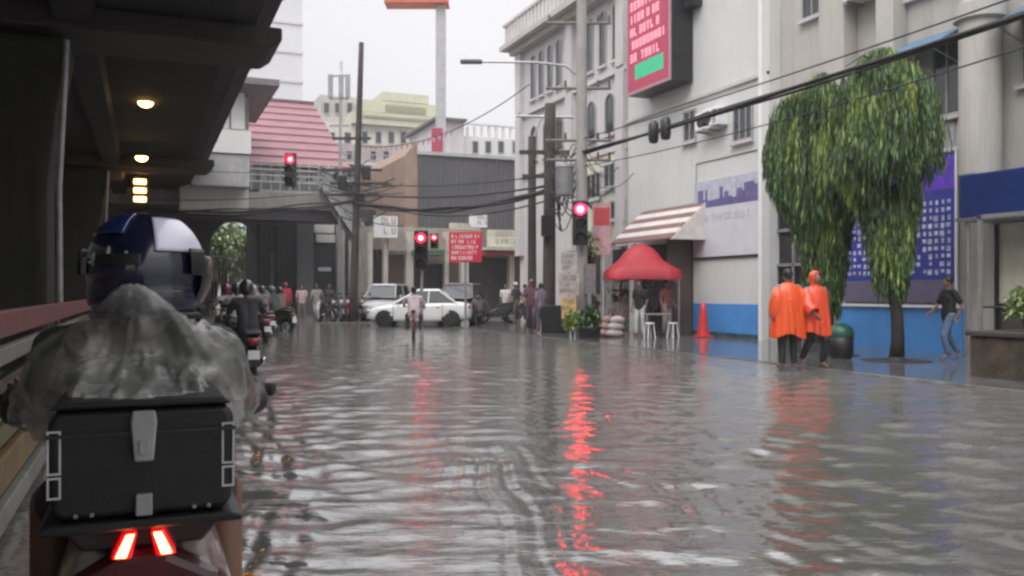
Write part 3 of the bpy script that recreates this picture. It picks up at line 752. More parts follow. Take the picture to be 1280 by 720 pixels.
    q = MB(); fbox(q, 324.2, 371, 260, 0, Y0-.1, 7, 0); q.build('dark_pier', dk, b)
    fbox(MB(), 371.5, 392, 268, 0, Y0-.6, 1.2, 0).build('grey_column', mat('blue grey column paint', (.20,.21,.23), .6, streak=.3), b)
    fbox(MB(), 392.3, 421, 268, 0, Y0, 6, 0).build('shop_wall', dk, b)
    for (a,c,y0_,y1_) in ((393,418,276,291),(395,419,293,303)): 
        fbox(MB(), a, c, y0_, y1_, Y0-.15, .14).build('sign_board', WHITE, b)
    fbox(MB(), 398, 414, 334, 339, Y0-.12, .11).build('sign_board', WHITE, b)
    fbox(MB(), 421.4, 431, 262, 0, Y0-.5, 1, 0).build('white_column', WALLP, b)
    fbox(MB(), 436, 445, 300, 0, Y0-.3, 1, 0).build('white_column', WALLP, b)
    fbox(MB(), 445.5, 470, 262, 0, Y0+.2, 6, 0).build('recess_wall', dk, b)
    fbox(MB(), 431.2, 435.8, 262, 0, Y0+.3, 5, 0).build('door_panel', DBROWN, b)
    # white vertical bars and posts in the arch
    f = thing('courtyard_fence', 'white vertical bar fence seen through the lit arch', 'fence', (0,0,0)); q = MB()
    for a in np.arange(263, 350, 4.2): fbox(q, a, a+.9, 318, 0, Y0+9, .08, 0)
    fbox(q, 262, 350, 320, 322, Y0+8.98, .12); q.build('bars', WALLW, f)
    # cafe glass boxes at pier
    fbox(MB(), 334, 350, 316, 368, Y0-.75, .6, 0.0).build('kiosk_glass', mat('pale green kiosk glass', (.18,.24,.22), .15), b)
    # ---- the shops in the middle
    Y0 = 43
    b = thing('shop_row', 'row of small cream fronted shops across the junction behind the white car', 'building', (0,0,0))
    fbox(MB(), 462, 700, 286, 0, Y0, 3.0-.02, 0).build('wall', mat('dingy cream wall', (.38,.35,.31), .8, var=.3, scale=1.5, streak=.6), b)
    q = MB()
    for a, c in ((462,466),(480,485),(508,517),(556,561),(577,586),(637,643)): fbox(q, a, c, 290, 0, Y0-.45, .44, 0)
    q.build_each('pillar', mat('cream pillar', (.55,.52,.47), .7, streak=.3), b)
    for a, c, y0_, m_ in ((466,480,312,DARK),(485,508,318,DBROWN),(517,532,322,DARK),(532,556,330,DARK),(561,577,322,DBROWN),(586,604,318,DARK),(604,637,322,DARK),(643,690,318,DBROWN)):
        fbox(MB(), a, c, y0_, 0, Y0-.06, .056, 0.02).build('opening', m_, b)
    sg = [(468,497,270,297,'white'),(486,508,298,313,'tan'),(610,682,288,309,'cream'),(645,664,268,287,'cream'),(588,609,268,284,'white'),(530,556,296,312,'tan'),(563,600,279,287,'cream')]
    cols = {'white': WHITE, 'tan': mat('tan signboard', (.34,.29,.24), .6), 'cream': mat('cream signboard', (.62,.60,.48), .6, streak=.2)}
    for i,(a,c,y0_,y1_,k) in enumerate(sg):
        o = fbox(MB(), a, c, y0_, y1_, Y0-.75+.02*i, .2).build('signboard', cols[k], b)
        xa, xb = XY(a,Y0), XY(c,Y0); za, zb = ZY((a+c)/2,y1_,Y0), ZY((a+c)/2,y0_,Y0)
        g = MB(); yy = Y0-.755+.02*i; glyph_rows(g, xa+.15, xb-.1, za+.05, zb-.05, 2, lambda u, z: (u, yy, z), i+20, .8, .16)
        g.build('lettering', mat('faded sign ink', (.30,.26,.24), .7), o)
    fbox(MB(), 608, 686, 309.5, 313, Y0-1.6, 1.5).build('awning', mat('pale awning', (.5,.49,.44), .7), b)
    fbox(MB(), 520, 556, 313, 319, Y0-1.3, 1.2).build('awning', mat('green awning', (.06,.13,.09), .7), b)
    fbox(MB(), 600, 645, 315, 319, Y0-1.1, 1.0).build('awning', REDP, b)
    # left street side far row, mostly hidden, added to block light under the deck
    b = thing('shading_terrace', 'dark terrace of buildings added left of the flyover to keep light out', 'building', (0,0,0))
    MB().box(-26,-13.5,-20,90,0,9).build('wall', mat('dark render', (.10,.095,.09), .85, var=.3, scale=.5, streak=.5), b)
    MB().box(-13.48,30,96,104,0,8).build('wall', mat('dark render', (.10,.095,.09)), b)
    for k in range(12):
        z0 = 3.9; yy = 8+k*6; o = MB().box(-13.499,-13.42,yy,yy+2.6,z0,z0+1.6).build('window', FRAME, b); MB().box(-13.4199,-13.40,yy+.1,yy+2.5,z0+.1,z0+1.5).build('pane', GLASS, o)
background()

# ================================================================ poles, signals and cables
def pole(name, label, px, d, zt, r0, r1, m, lean=(0,0), group=None, cat='pole'):
    p = P(px, d); t = thing(name, label, cat, p, 0, group)
    n = 8; pts = [(lean[0]*k/n, lean[1]*k/n, -.1+(zt+.1)*k/n) for k in range(n+1)]
    MB().tube(pts, [r0+(r1-r0)*k/n for k in range(n+1)], 14).build('shaft', m, t, smooth=True)
    return t, p
def rv(v):   # camera-right direction on the ground
    return Vector((CS*v, -SN*v, 0))

def poles():
    t, p = pole('utility_pole', 'thick pale concrete utility pole carrying the right-hand traffic light', 727, 27, 13, .19, .15, mat('pale pole concrete', (.33,.31,.30), .8, var=.15, scale=2, streak=.3))
    q = MB()
    for z in (5.4, 6.0, 7.6, 9.6):
        q.tube([(-1.1*CS,1.1*SN,z),(.9*CS,-.9*SN,z)], .05, 6)
    q.build_each('crossarm', mat('weathered grey steel arm', (.16,.15,.15), .6), t)
    ins = mat('brown insulator', (.12,.06,.04), .3); q = MB()
    for z in (5.4,6.0,7.6,9.6):
        for u in (-1.0,-.5,.5,.85): q.cyl((u*CS,-u*SN,z+.04),(u*CS,-u*SN,z+.24),.05,.035,8)
    q.build_each('insulator', ins, t)
    tr = mat('grey transformer tank', (.22,.22,.23), .5, metal=.3, streak=.4)
    for u, z in ((-.52, 4.3),):
        q = MB().lathe([(.001,z),(.27,z),(.28,z+.05),(.28,z+.85),(.3,z+.87),(.25,z+.97),(.001,z+1.0)], 'Z', 18, (u*CS,-u*SN,0))
        q.cyl((u*CS,-u*SN,z+.95),(u*CS,-u*SN,z+1.25),.045,.03,8); q.build('transformer', tr, t)
    MB().box(-.02,.3,-.36,-.18,1.3,2.2).build('meter_box', STEEL, t)
    # lamp arm reaching left
    za = Z(78, 27)
    MB().tube([Vector((0,0,za-.5)), rv(-.5)+Vector((0,0,za-.1)), rv(-1.4)+Vector((0,0,za)), rv(-3.2)+Vector((0,0,za+.02))], .035, 8).build('lamp_arm', STEEL, t)
    q = MB(); M = Matrix.Rotation(-YAW, 4, 'Z')
    q.box(-3.72,-3.05,-.12,.12,za-.03,za+.07, M); q.build('lamp_head', GREYM, t, bevel=.02)
    # timber poles
    t2, p2 = pole('timber_pole', 'stout black timber pole just left of the concrete utility pole', 686, 29.7, 7.7, .23, .19, WOODP, (.05,0), 'timber poles by the junction')
    MB().box(-1.0,.7,-.06,.06,6.0,6.13, Matrix.Rotation(-YAW,4,'Z')).box(-.9,.8,-.06,.06,5.2,5.32, Matrix.Rotation(-YAW,4,'Z')).build_each('crossarm', WOODP, t2)
    q = MB()
    for k in range(5): q.tube([(-.25+.12*k,-.25,4.1+.3*k),(.3,-.28,3.4+.35*k),(.1,-.3,4.9+.1*k)], .03, 6)
    q.build('cable_loop', WIREM, t2)
    MB().box(-.38,-.05,-.42,-.2,3.2,3.9).build('junction_box', BLACKM, t2)
    t3, p3 = pole('timber_pole', 'short dark timber pole with a forked top, left of the stout one', 665, 32, 7.0, .17, .14, WOODP, (0,0), 'timber poles by the junction')
    MB().tube([rv(-.6)+Vector((0,0,7.75)), rv(1.5)+Vector((0,0,7.7))], .05, 6).tube([(0,0,6.8),rv(.35)+Vector((0,0,7.7))], .04, 6).build_each('crossarm', STEEL, t3)
    t4, p4 = pole('timber_pole', 'tall leaning timber pole with tangled cables in front of the cream building', 441, 39, 12.4, .19, .11, WOODP, (.35,-.15), 'timber poles by the junction')
    q = MB(); M = Matrix.Rotation(-YAW,4,'Z')
    for z, a, b_ in ((8.1,-.9,.8),(6.7,-1.4,1.3),(6.1,-1.0,1.6),(5.6,-1.3,1.2)): q.box(a,b_,-.05,.05,z,z+.11,M)
    q.build_each('crossarm', WOODP, t4)
    for u,z in ((-.5,5.9),(.55,6.3),(.3,5.1)):
        MB().lathe([(.001,z),(.2,z),(.2,z+.55),(.15,z+.62),(.001,z+.63)], 'Z', 14, (u*CS,-u*SN-.2,0)).build('cable_canister', BLACKM, t4)
    t5, p5 = pole('lattice_mast', 'thin grey antenna mast left of the leaning timber pole', 424, 46, 13.4, .11, .07, STEEL, (.1,0))
    q = MB()
    for z in (10,11.4,12.6): q.box(-.5,.5,-.04,.04,z,z+.08,M)
    for u in (-.45,.1,.45): q.box(u-.12,u+.12,-.1,.04,11.5,12.7,M)
    q.build_each('antenna', mat('grey antenna', (.3,.3,.31), .5), t5)
    return p, p2, p3, p4
PP = poles()

RED = mat('lit red signal lens', (.6,.01,.03), .3, emit=(1,.005,.022), es=14)
REDC = mat('lit red lens centre', (1,.3,.3), .3, emit=(1,.13,.12), es=30)
REDB = mat('brightly lit red signal lens', (.6,.01,.03), .3, emit=(1,.004,.018), es=34)
REDD = mat('dimmer red signal lens', (.6,.01,.03), .3, emit=(1,.005,.022), es=6)
REDDC = mat('dimmer red lens centre', (1,.3,.3), .3, emit=(1,.13,.12), es=12)
OFFL = mat('unlit dark lens', (.03,.035,.03), .2)
HOODGLOW = mat('visor tinted with red glow', (.10,.012,.02), .5)  # glow of the lit red lamp, put into the colour of its visor
def signal_head(t, z, n=3, k=1.0, m=None, u=0.0, v=-.2, lens=None, core=None):
    """lamp head facing the camera side; local frame: -Y faces the street user"""
    h = MB().box(u-.19*k, u+.19*k, v-.0, v+.2, z-(n-.5)*.36*k, z+.22*k)
    o = h.build('signal_head', m or BLACKM, t, bevel=.02)
    for i in range(n):
        zc = z - i*.36*k
        MB().lathe([(.001,-.02),(.09*k,-.018),(.13*k,0)], 'Y', 18, (u,v-.002,zc)).build('lens', (lens or RED) if i == 0 else OFFL, o)
        if i == 0: MB().lathe([(.001,-.05),(.05*k,-.035),(.065*k,-.02)], 'Y', 14, (u,v-.006,zc)).build('lens_core', core or REDC, o)
        q = MB(); n_ = 10; vs = []
        for a in range(n_+1):
            th = math.pi*(-.08+1.16*a/n_); c, s = math.cos(th)*.155*k, math.sin(th)*.155*k
            vs += [(u+c, v-.001, zc+s), (u+c, v-.22*k, zc+s-.03)]
        q.add(vs, [(2*a,2*a+1,2*a+3,2*a+2) for a in range(n_)]).build('visor', HOODGLOW if i == 0 else BLACKM, o)
    return o
def signals():
    # right: on the concrete pole
    p = P(725, 26.6); t = thing('traffic_light', 'three-lamp traffic light showing red on the concrete utility pole', 'traffic light', p, -YAW, 'red traffic lights')
    signal_head(t, Z(262,26.6), 3, 1.2, None, 0, -.12, REDB); MB().box(-.03,.03,.04,.30,Z(262,26.6)-.3,Z(262,26.6)-.22).box(-.03,.03,.04,.30,Z(262,26.6)+.05,Z(262,26.6)+.12).build_each('bracket', STEEL, t)
    # middle: own pole
    p = P(527, 27.5); z = Z(298, 27.5)
    t = thing('traffic_light', 'traffic light showing red on its own slim pole in mid-junction', 'traffic light', p, -YAW, 'red traffic lights')
    MB().tube([(0,0,-.1),(0,0,z+.3)], .055, 10).build('pole', STEEL, t)
    signal_head(t, z, 3, 1.1, None, 0, -.2, REDD, REDDC); signal_head(t, z+.02, 2, .62, None, .40, -.1, REDD, REDDC)
    MB().box(0,.42,-.03,.03,z+.1,z+.14).build('arm', STEEL, t)
    # left: on the footbridge railing
    p = P(364, 42.6, 0); z = Z(200, 42.6)
    t = thing('traffic_light', 'traffic light showing red hung above the footbridge railing', 'traffic light', p, -YAW, 'red traffic lights')
    signal_head(t, z, 3, 1.45, None, 0, -.2, REDD, REDDC); MB().tube([(0,0,z-.9),(0,.2,z-1.1),(-.2,1.2,z-1.3)], .05, 8).build_each('bracket', STEEL, t)
    # under the deck left
    p = P(140, 24); z = Z(288, 24)
    t = thing('traffic_light', 'traffic light showing red under the deck beside the motorcyclist helmet', 'traffic light', p, -YAW, 'red traffic lights')
    MB().tube([(0,0,-.1),(0,0,z+.3)], .05, 10).build('pole', BLACKM, t); signal_head(t, z, 2, .95, None, 0, -.2, REDD, REDDC)
signals()

def cable(name, label, A, B, sag, r, n=16, group='overhead cables', strands=1, spread=.05, seed=1):
    A, B = Vector(A), Vector(B); q = MB(); rr = random.Random(seed)
    for s in range(strands):
        da = Vector((rr.uniform(-1,1), rr.uniform(-1,1), rr.uniform(-1,1)))*spread if s else Vector(); sg = sag*rr.uniform(.75,1.35) if s else sag
        ph = rr.uniform(0, 6.28)
        pts = []
        for k in range(n+1):
            t = k/n; p = A.lerp(B, t) + da + Vector((0,0,-4*sg*t*(1-t)))
            if strands > 2: p += Vector((math.sin(ph+t*22)*spread*.6, 0, math.cos(ph+t*19)*spread*.6))
            pts.append(p)
        q.tube(pts, r*(1 if s == 0 else rr.uniform(.5,.9)), 6)
    o = q.build(name, WIREM, None, smooth=True); tag(o, label, 'cable', group); return o
def cables():
    X0 = PP[0].x
    A = Vector((X0, PP[0].y, 5.62)); 
    cable('cable_bundle', 'thick bundle of black cables running right from the concrete pole past the tree', A, (X0+.1, -6, 5.95), .16, .032, 24, strands=6, spread=.045, seed=3)
    cable('cable', 'single cable running right just above the thick bundle from the pole', (X0,PP[0].y,6.05), (X0+.2,-6,6.5), .35, .016, 20)
    cable('cable', 'drooping cable running right below the thick bundle from the pole', (X0,PP[0].y,5.2), (X0-.1,-2,5.9), .55, .014, 20)
    # splice cans on the bundle
    for k,(px,lab) in enumerate(((817,'left black splice canister hanging on the thick cable bundle'),(832,'right black splice canister hanging on the thick cable bundle'))):
        y = YX(px, X0); o = MB().lathe([(.001,5.25),(.11,5.28),(.14,5.4),(.14,5.75),(.09,5.85),(.001,5.86)], 'Z', 14, (X0,y,0)).build('splice_canister', BLACKM, None, smooth=True)
        tag(o, lab, 'canister', 'cable splice canisters')
    t2, t3, t4 = PP[1], PP[2], PP[3]
    far = P(180, 41, 5.15)
    for k,(z2,z4,sag,r,n) in enumerate(((4.75,5.35,.45,.055,3),(4.95,5.75,.30,.03,2),(4.45,5.6,.7,.022,1),(5.3,6.2,.25,.018,1))):
        cable('cable_bundle' if n>1 else 'cable', ['heaviest low cable bundle crossing the street between the timber poles','thinner cable pair just above the low bundle across the street','slack single cable sagging lowest across the street','high single cable across the street between timber poles'][k],
              (t2.x,t2.y,z2), (t4.x,t4.y,z4), sag, r*1.35, strands=n, spread=.07, seed=k+5)
    for k,(z4,zf,r,n) in enumerate(((5.35,5.05,.05,3),(5.9,5.6,.02,1),(6.7,7.2,.016,1))):
        a = P(443, 38.8, z4); b = P(150, 40, zf)
        cable('cable_bundle' if n>1 else 'cable', ['thick cable bundle from the leaning pole left to the flyover','thin cable from the leaning pole left to the flyover','upper thin cable from the leaning pole over the footbridge'][k], a, b, .25, r, strands=n, spread=.08, seed=k+15)
    cable('cable', 'long diagonal cable with small flags from the pink building down to the leaning pole', P(662,34,Z(105,34)), P(445,39,Z(182,39)), .8, .02, 20)
    q = MB(); A = P(662,34,Z(105,34)); B = P(445,39,Z(182,39))
    for k in range(13, 30):
        t = k/31; p = A.lerp(B, t)+Vector((0,0,-4*.8*t*(1-t)-.02)); q.add([p+rv(-.09), p+rv(.09), p+Vector((0,.02,-.24)), p+Vector((0,-.02,0))], [(0,1,2),(0,3,2)])
    tag(q.build('bunting', mat('pale pink bunting', (.55,.36,.38), .8)), 'string of tiny pale pink flags on the diagonal cable', 'bunting')
    # tangle between the poles on the right
    rr = random.Random(12); qs = MB()
    a, b = PP[1], PP[0]
    for k in range(16):
        z = rr.uniform(3.6,6.6); qs.tube([Vector((a.x,a.y,z+rr.uniform(-.2,.2))).lerp(Vector((b.x,b.y,z+rr.uniform(-.4,.4))), t)+Vector((0,0,-rr.uniform(.2,.9)*4*t*(1-t))) for t in np.linspace(0,1,8)], rr.uniform(.012,.03), 5)
    tag(qs.build('cable_tangle', WIREM), 'tangle of slack black cables strung between timber and concrete poles', 'cables', 'overhead cables')
    qs = MB()
    for k in range(9):
        z = rr.uniform(4.2,6.2); e = Vector((XW-.2, YX(rr.uniform(745,800),XW), z+rr.uniform(-.3,.6)))
        qs.tube([Vector((b.x,b.y,z)).lerp(e, t)+Vector((0,0,-.5*4*t*(1-t))) for t in np.linspace(0,1,8)], rr.uniform(.012,.028), 5)
    tag(qs.build('cable_tangle', WIREM), 'slack service cables from the concrete pole to the pink building', 'cables', 'overhead cables')
    qs = MB(); c = PP[3]
    for k in range(14):
        z = rr.uniform(4.9,7.4); a = P(rr.uniform(395,425), 42, z+rr.uniform(-.6,.4)); e = P(rr.uniform(455,505), 41.5, z+rr.uniform(-1.2,.3))
        qs.tube([a.lerp(e, t)+Vector((0,0,-.35*4*t*(1-t))) for t in np.linspace(0,1,8)], rr.uniform(.015,.035), 5)
    tag(qs.build('cable_tangle', WIREM), 'messy nest of cables around the leaning timber pole', 'cables', 'overhead cables')
cables()
# ================================================================ vegetation
def leafmat(name, c0, c1, c2):
    m = bpy.data.materials.new(name); m.use_nodes = True; t = m.node_tree; b = t.nodes['Principled BSDF']
    g = t.nodes.new('ShaderNodeNewGeometry'); r = t.nodes.new('ShaderNodeValToRGB')
    r.color_ramp.elements[0].color = (*c0, 1); r.color_ramp.elements[1].color = (*c2, 1); e = r.color_ramp.elements.new(.55); e.color = (*c1, 1)
    t.links.new(g.outputs['Random Per Island'], r.inputs[0]); t.links.new(r.outputs[0], b.inputs['Base Color'])
    b.inputs['Roughness'].default_value = .45; b.inputs['Subsurface Weight'].default_value = 0
    return m
LEAF = leafmat('mast tree leaves', (.014,.032,.012), (.05,.105,.03), (.16,.26,.08))
LEAFY = leafmat('young yellow leaves', (.14,.22,.04), (.24,.32,.06), (.36,.42,.12))
LEAFB = leafmat('garden leaves', (.16,.22,.09), (.32,.42,.17), (.50,.56,.30))
BARK = mat('wet dark bark', (.03,.025,.022), .6, var=.4, scale=6, bump=.5)

def weeping_tree(label, px, py, d, zb, zt, prof, seed, nstr, off=(0,0), lean=0):
    """prof: list of (z, half width) of the drooping crown"""
    p = P(px, d, .0); t = thing('weeping_tree', label, 'tree', p, 0, 'weeping mast trees on the pavement')
    rr = random.Random(seed); zs = [a for a, b in prof]; ws = [b for a, b in prof]
    def hw(z): return float(np.interp(z, zs, ws))
    H = zt
    trunk = MB(); pts = []; 
    for k in range(13):
        z = H*.97*k/12; pts.append((off[0]*z/H+.04*math.sin(k*1.3)+lean*max(0,1-z/2.2), off[1]*z/H+.03*math.cos(k*1.7), z-.02))
    trunk.tube(pts, [.15,.125,.115,.11,.10,.095,.085,.075,.065,.05,.04,.028,.015], 12)
    trunk.tube([(pts[0][0],pts[0][1],-.03),(pts[0][0],pts[0][1],.1)], [.24,.15], 12)
    limb = MB(); tips = []
    for k in range(46):
        z = rr.uniform(zb+.9, H*.96); a = rr.uniform(0, 2*math.pi); w_ = hw(z-.5)*rr.uniform(.45,.95)
        bx, by = np.interp(z, [q[2] for q in pts], [q[0] for q in pts]), np.interp(z, [q[2] for q in pts], [q[1] for q in pts])
        q = [(bx,by,z),(bx+w_*.5*math.cos(a),by+w_*.5*math.sin(a),z+.12),(bx+w_*math.cos(a),by+w_*math.sin(a),z-.15)]
        limb.tube(q, [.022,.015,.008], 5); tips.append(q)
    trunk.build('trunk', BARK, t, smooth=True); limb.build('limbs', BARK, t)
    cr = MB(); cy = MB()
    cl = None
    for k in range(nstr):
        if k % 24 == 0:
            cl = (zb+.4+(zt-zb-.3)*rr.random()**.7, rr.uniform(0, 2*math.pi), rr.uniform(.15,1.0)**.5, rr.random(), rr.uniform(.45,1.15), rr.uniform(.7,1.5))
        z0 = min(zt, cl[0]+rr.gauss(0,.13)); w_ = hw(z0); a = cl[1]+rr.gauss(0,.16)/max(.25,w_)
        lump = .80+.75*mnoise.noise(Vector((math.cos(a)*2.2+seed, math.sin(a)*2.2, z0*1.1)))
        r_ = w_*cl[2]*(.92+.5*(lump-.8))+rr.gauss(0,.05)
        cx = np.interp(z0, [q[2] for q in pts], [q[0] for q in pts]); cyy = np.interp(z0, [q[2] for q in pts], [q[1] for q in pts])
        ln = rr.uniform(.55,1.35)*cl[4]*cl[5]; x, y, z = cx+r_*math.cos(a), cyy+r_*math.sin(a), z0
        outx, outy = math.cos(a), math.sin(a)
        nl = int(ln/.034)
        B_ = cy if (cl[3] < .16 or rr.random() < .06) else cr
        for j in range(nl):
            tt = j/nl; X_ = x+outx*.10*math.sin(tt*2); Y_ = y+outy*.10*math.sin(tt*2); Z_ = z-ln*tt
            if Z_ < zb-.1*rr.random() or math.hypot(X_-cx, Y_-cyy) > hw(Z_)*1.12+.05+.12*rr.random(): break
            b = rr.uniform(0, 2*math.pi); L_ = rr.choice((.08,.11,.14,.18,.24))*rr.uniform(.8,1.2); wd = L_*rr.uniform(.045,.09)
            dx, dy = math.cos(b)*L_*.20, math.sin(b)*L_*.20; nx, ny = -math.sin(b)*wd, math.cos(b)*wd
            B_.add([(X_,Y_,Z_),(X_+dx*.6+nx,Y_+dy*.6+ny,Z_-L_*.45),(X_+dx,Y_+dy,Z_-L_*.95),(X_+dx*.6-nx,Y_+dy*.6-ny,Z_-L_*.45)], [(0,1,2,3)])
    cr.build('crown', LEAF, t); cy.build('young_shoots', LEAFY, t)
    MB().lathe([(.18,.022),(.62,.03),(.66,.02),(.66,-.05)], 'Z', 20, (pts[0][0],pts[0][1],0)).build('root_bed', mat('dark wet soil', (.04,.033,.028), .5, bump=.5), t)
    return t
weeping_tree('right-hand weeping mast tree with a broad drooping crown, in front of the blue banner', 1122, 452, 17.0, 1.35, 6.05,
             [(1.2,.12),(1.6,.22),(2.2,.30),(2.8,.38),(3.3,.56),(3.8,.88),(4.6,1.12),(5.4,.95),(5.9,.45),(6.1,.1)], 3, 3900, (-.34,.1))
weeping_tree('left-hand slimmer weeping mast tree behind the two orange ponchos', 1034, 446, 18.6, .95, 6.0,
             [(.9,.2),(1.4,.30),(2.2,.36),(3.0,.58),(4.0,1.04),(4.9,1.1),(5.4,.9),(5.8,.35),(6.05,.08)], 8, 3500, (-.12,.1), .0)

def bush(name, label, loc, r, h, n, m, seed, cat='shrub', stem=True, group=None, L0=.12):
    rr = random.Random(seed); t = thing(name, label, cat, loc, 0, group); q = MB(); s = MB()
    for k in range(9):
        a = rr.uniform(0,6.28); s.tube([(0,0,0),(r*.3*math.cos(a),r*.3*math.sin(a),h*.5),(r*.7*math.cos(a),r*.7*math.sin(a),h*.85)], [.03*h,.02*h,.008*h], 5)
    for k in range(n):
        a, b_ = rr.uniform(0,6.28), math.acos(rr.uniform(-.5,1)); f = rr.uniform(.45,1)**.6*(.8+.35*mnoise.noise(Vector((math.cos(a)*2,math.sin(a)*2,b_*2+seed))))
        c = Vector((r*f*math.sin(b_)*math.cos(a), r*f*math.sin(b_)*math.sin(a), h*.55+h*.5*f*math.cos(b_)))
        M_ = Matrix.Rotation(rr.uniform(0,6.28),3,'Z') @ Matrix.Rotation(rr.uniform(-1.2,1.2),3,'X'); L_ = L0*rr.uniform(.6,1.4)
        q.add([c+M_@Vector(v) for v in ((0,0,0),(L_*.3,L_*.45,.02),(0,L_,0),(-L_*.3,L_*.45,.02))], [(0,1,2,3)])
    s.build('stems', BARK, t); q.build('foliage', m, t); return t
# bright garden trees behind the lit arch
for i,(px,Y0,r,h) in enumerate(((284,66,2.1,7.2),(312,64,1.6,6.0),(266,70,1.8,6.4))):
    bush('garden_tree', ['pale green garden tree seen in the middle of the lit arch','bright green garden tree at the right of the lit arch','smaller garden tree at the left of the lit arch'][i],
         (XY(px,Y0),Y0,-.1), r, h, 2600, LEAFB, 40+i, 'tree', group='garden trees beyond the arch', L0=.3)
tag(MB().box(-13,30,95.5,95.9,0,6).build('boundary_wall', mat('misty far wall', (.55,.56,.54), .9)), 'pale far boundary wall beyond the garden trees in the arch', 'wall')

# ================================================================ people
SKIN = mat('brown skin', (.23,.12,.08), .55, var=.08, scale=12)
HAIR = mat('black hair', (.012,.010,.010), .5)
def cap(mb, a, b, ra, rb, n=12):
    a, b = Vector(a), Vector(b); mb.tube([a, a.lerp(b,.5), b], [ra, (ra+rb)/2, rb], n); mb.ell(a, ra, 12, 7); mb.ell(b, rb, 12, 7)
def hand_geo(mb, ex, wr, dirv, side, curl=.5, k=1.0):
    """palm goes into mb (fused later), fingers into ex; dirv=finger direction, side=thumb side vector"""
    dirv = Vector(dirv).normalized(); sv = Vector(side); sv = (sv-dirv*sv.dot(dirv)).normalized(); nv = dirv.cross(sv).normalized()
    wr = Vector(wr); pal = wr+dirv*.09*k
    for o in (-.026,-.008,.010,.028): cap(mb, wr+sv*o*.6*k, pal+sv*o*k, .014*k, .012*k, 8)
    for i,(o,L_) in enumerate(((.030,.072),(.010,.080),(-.010,.074),(-.028,.058))):
        b = pal+sv*o*k-dirv*.012*k; p = [b]; ang = 0
        for j, f in enumerate((.45,.32,.27)):
            ang += curl*(.5+.35*j); d_ = dirv*math.cos(ang)-nv*math.sin(ang); p.append(p[-1]+d_*L_*f*k)
        ex.tube(p, [.0095*k,.009*k,.008*k,.0065*k], 8); ex.ell(p[-1], .0068*k, 8, 5)
    tb = wr+dirv*.03*k+sv*.022*k; p = [tb, tb+(sv*.8+dirv*.6).normalized()*.035*k, tb+(sv*.75+dirv*.9).normalized()*.06*k-nv*.012*k]
    ex.tube(p, [.012*k,.010*k,.008*k], 8); ex.ell(p[-1], .008*k, 8, 5)

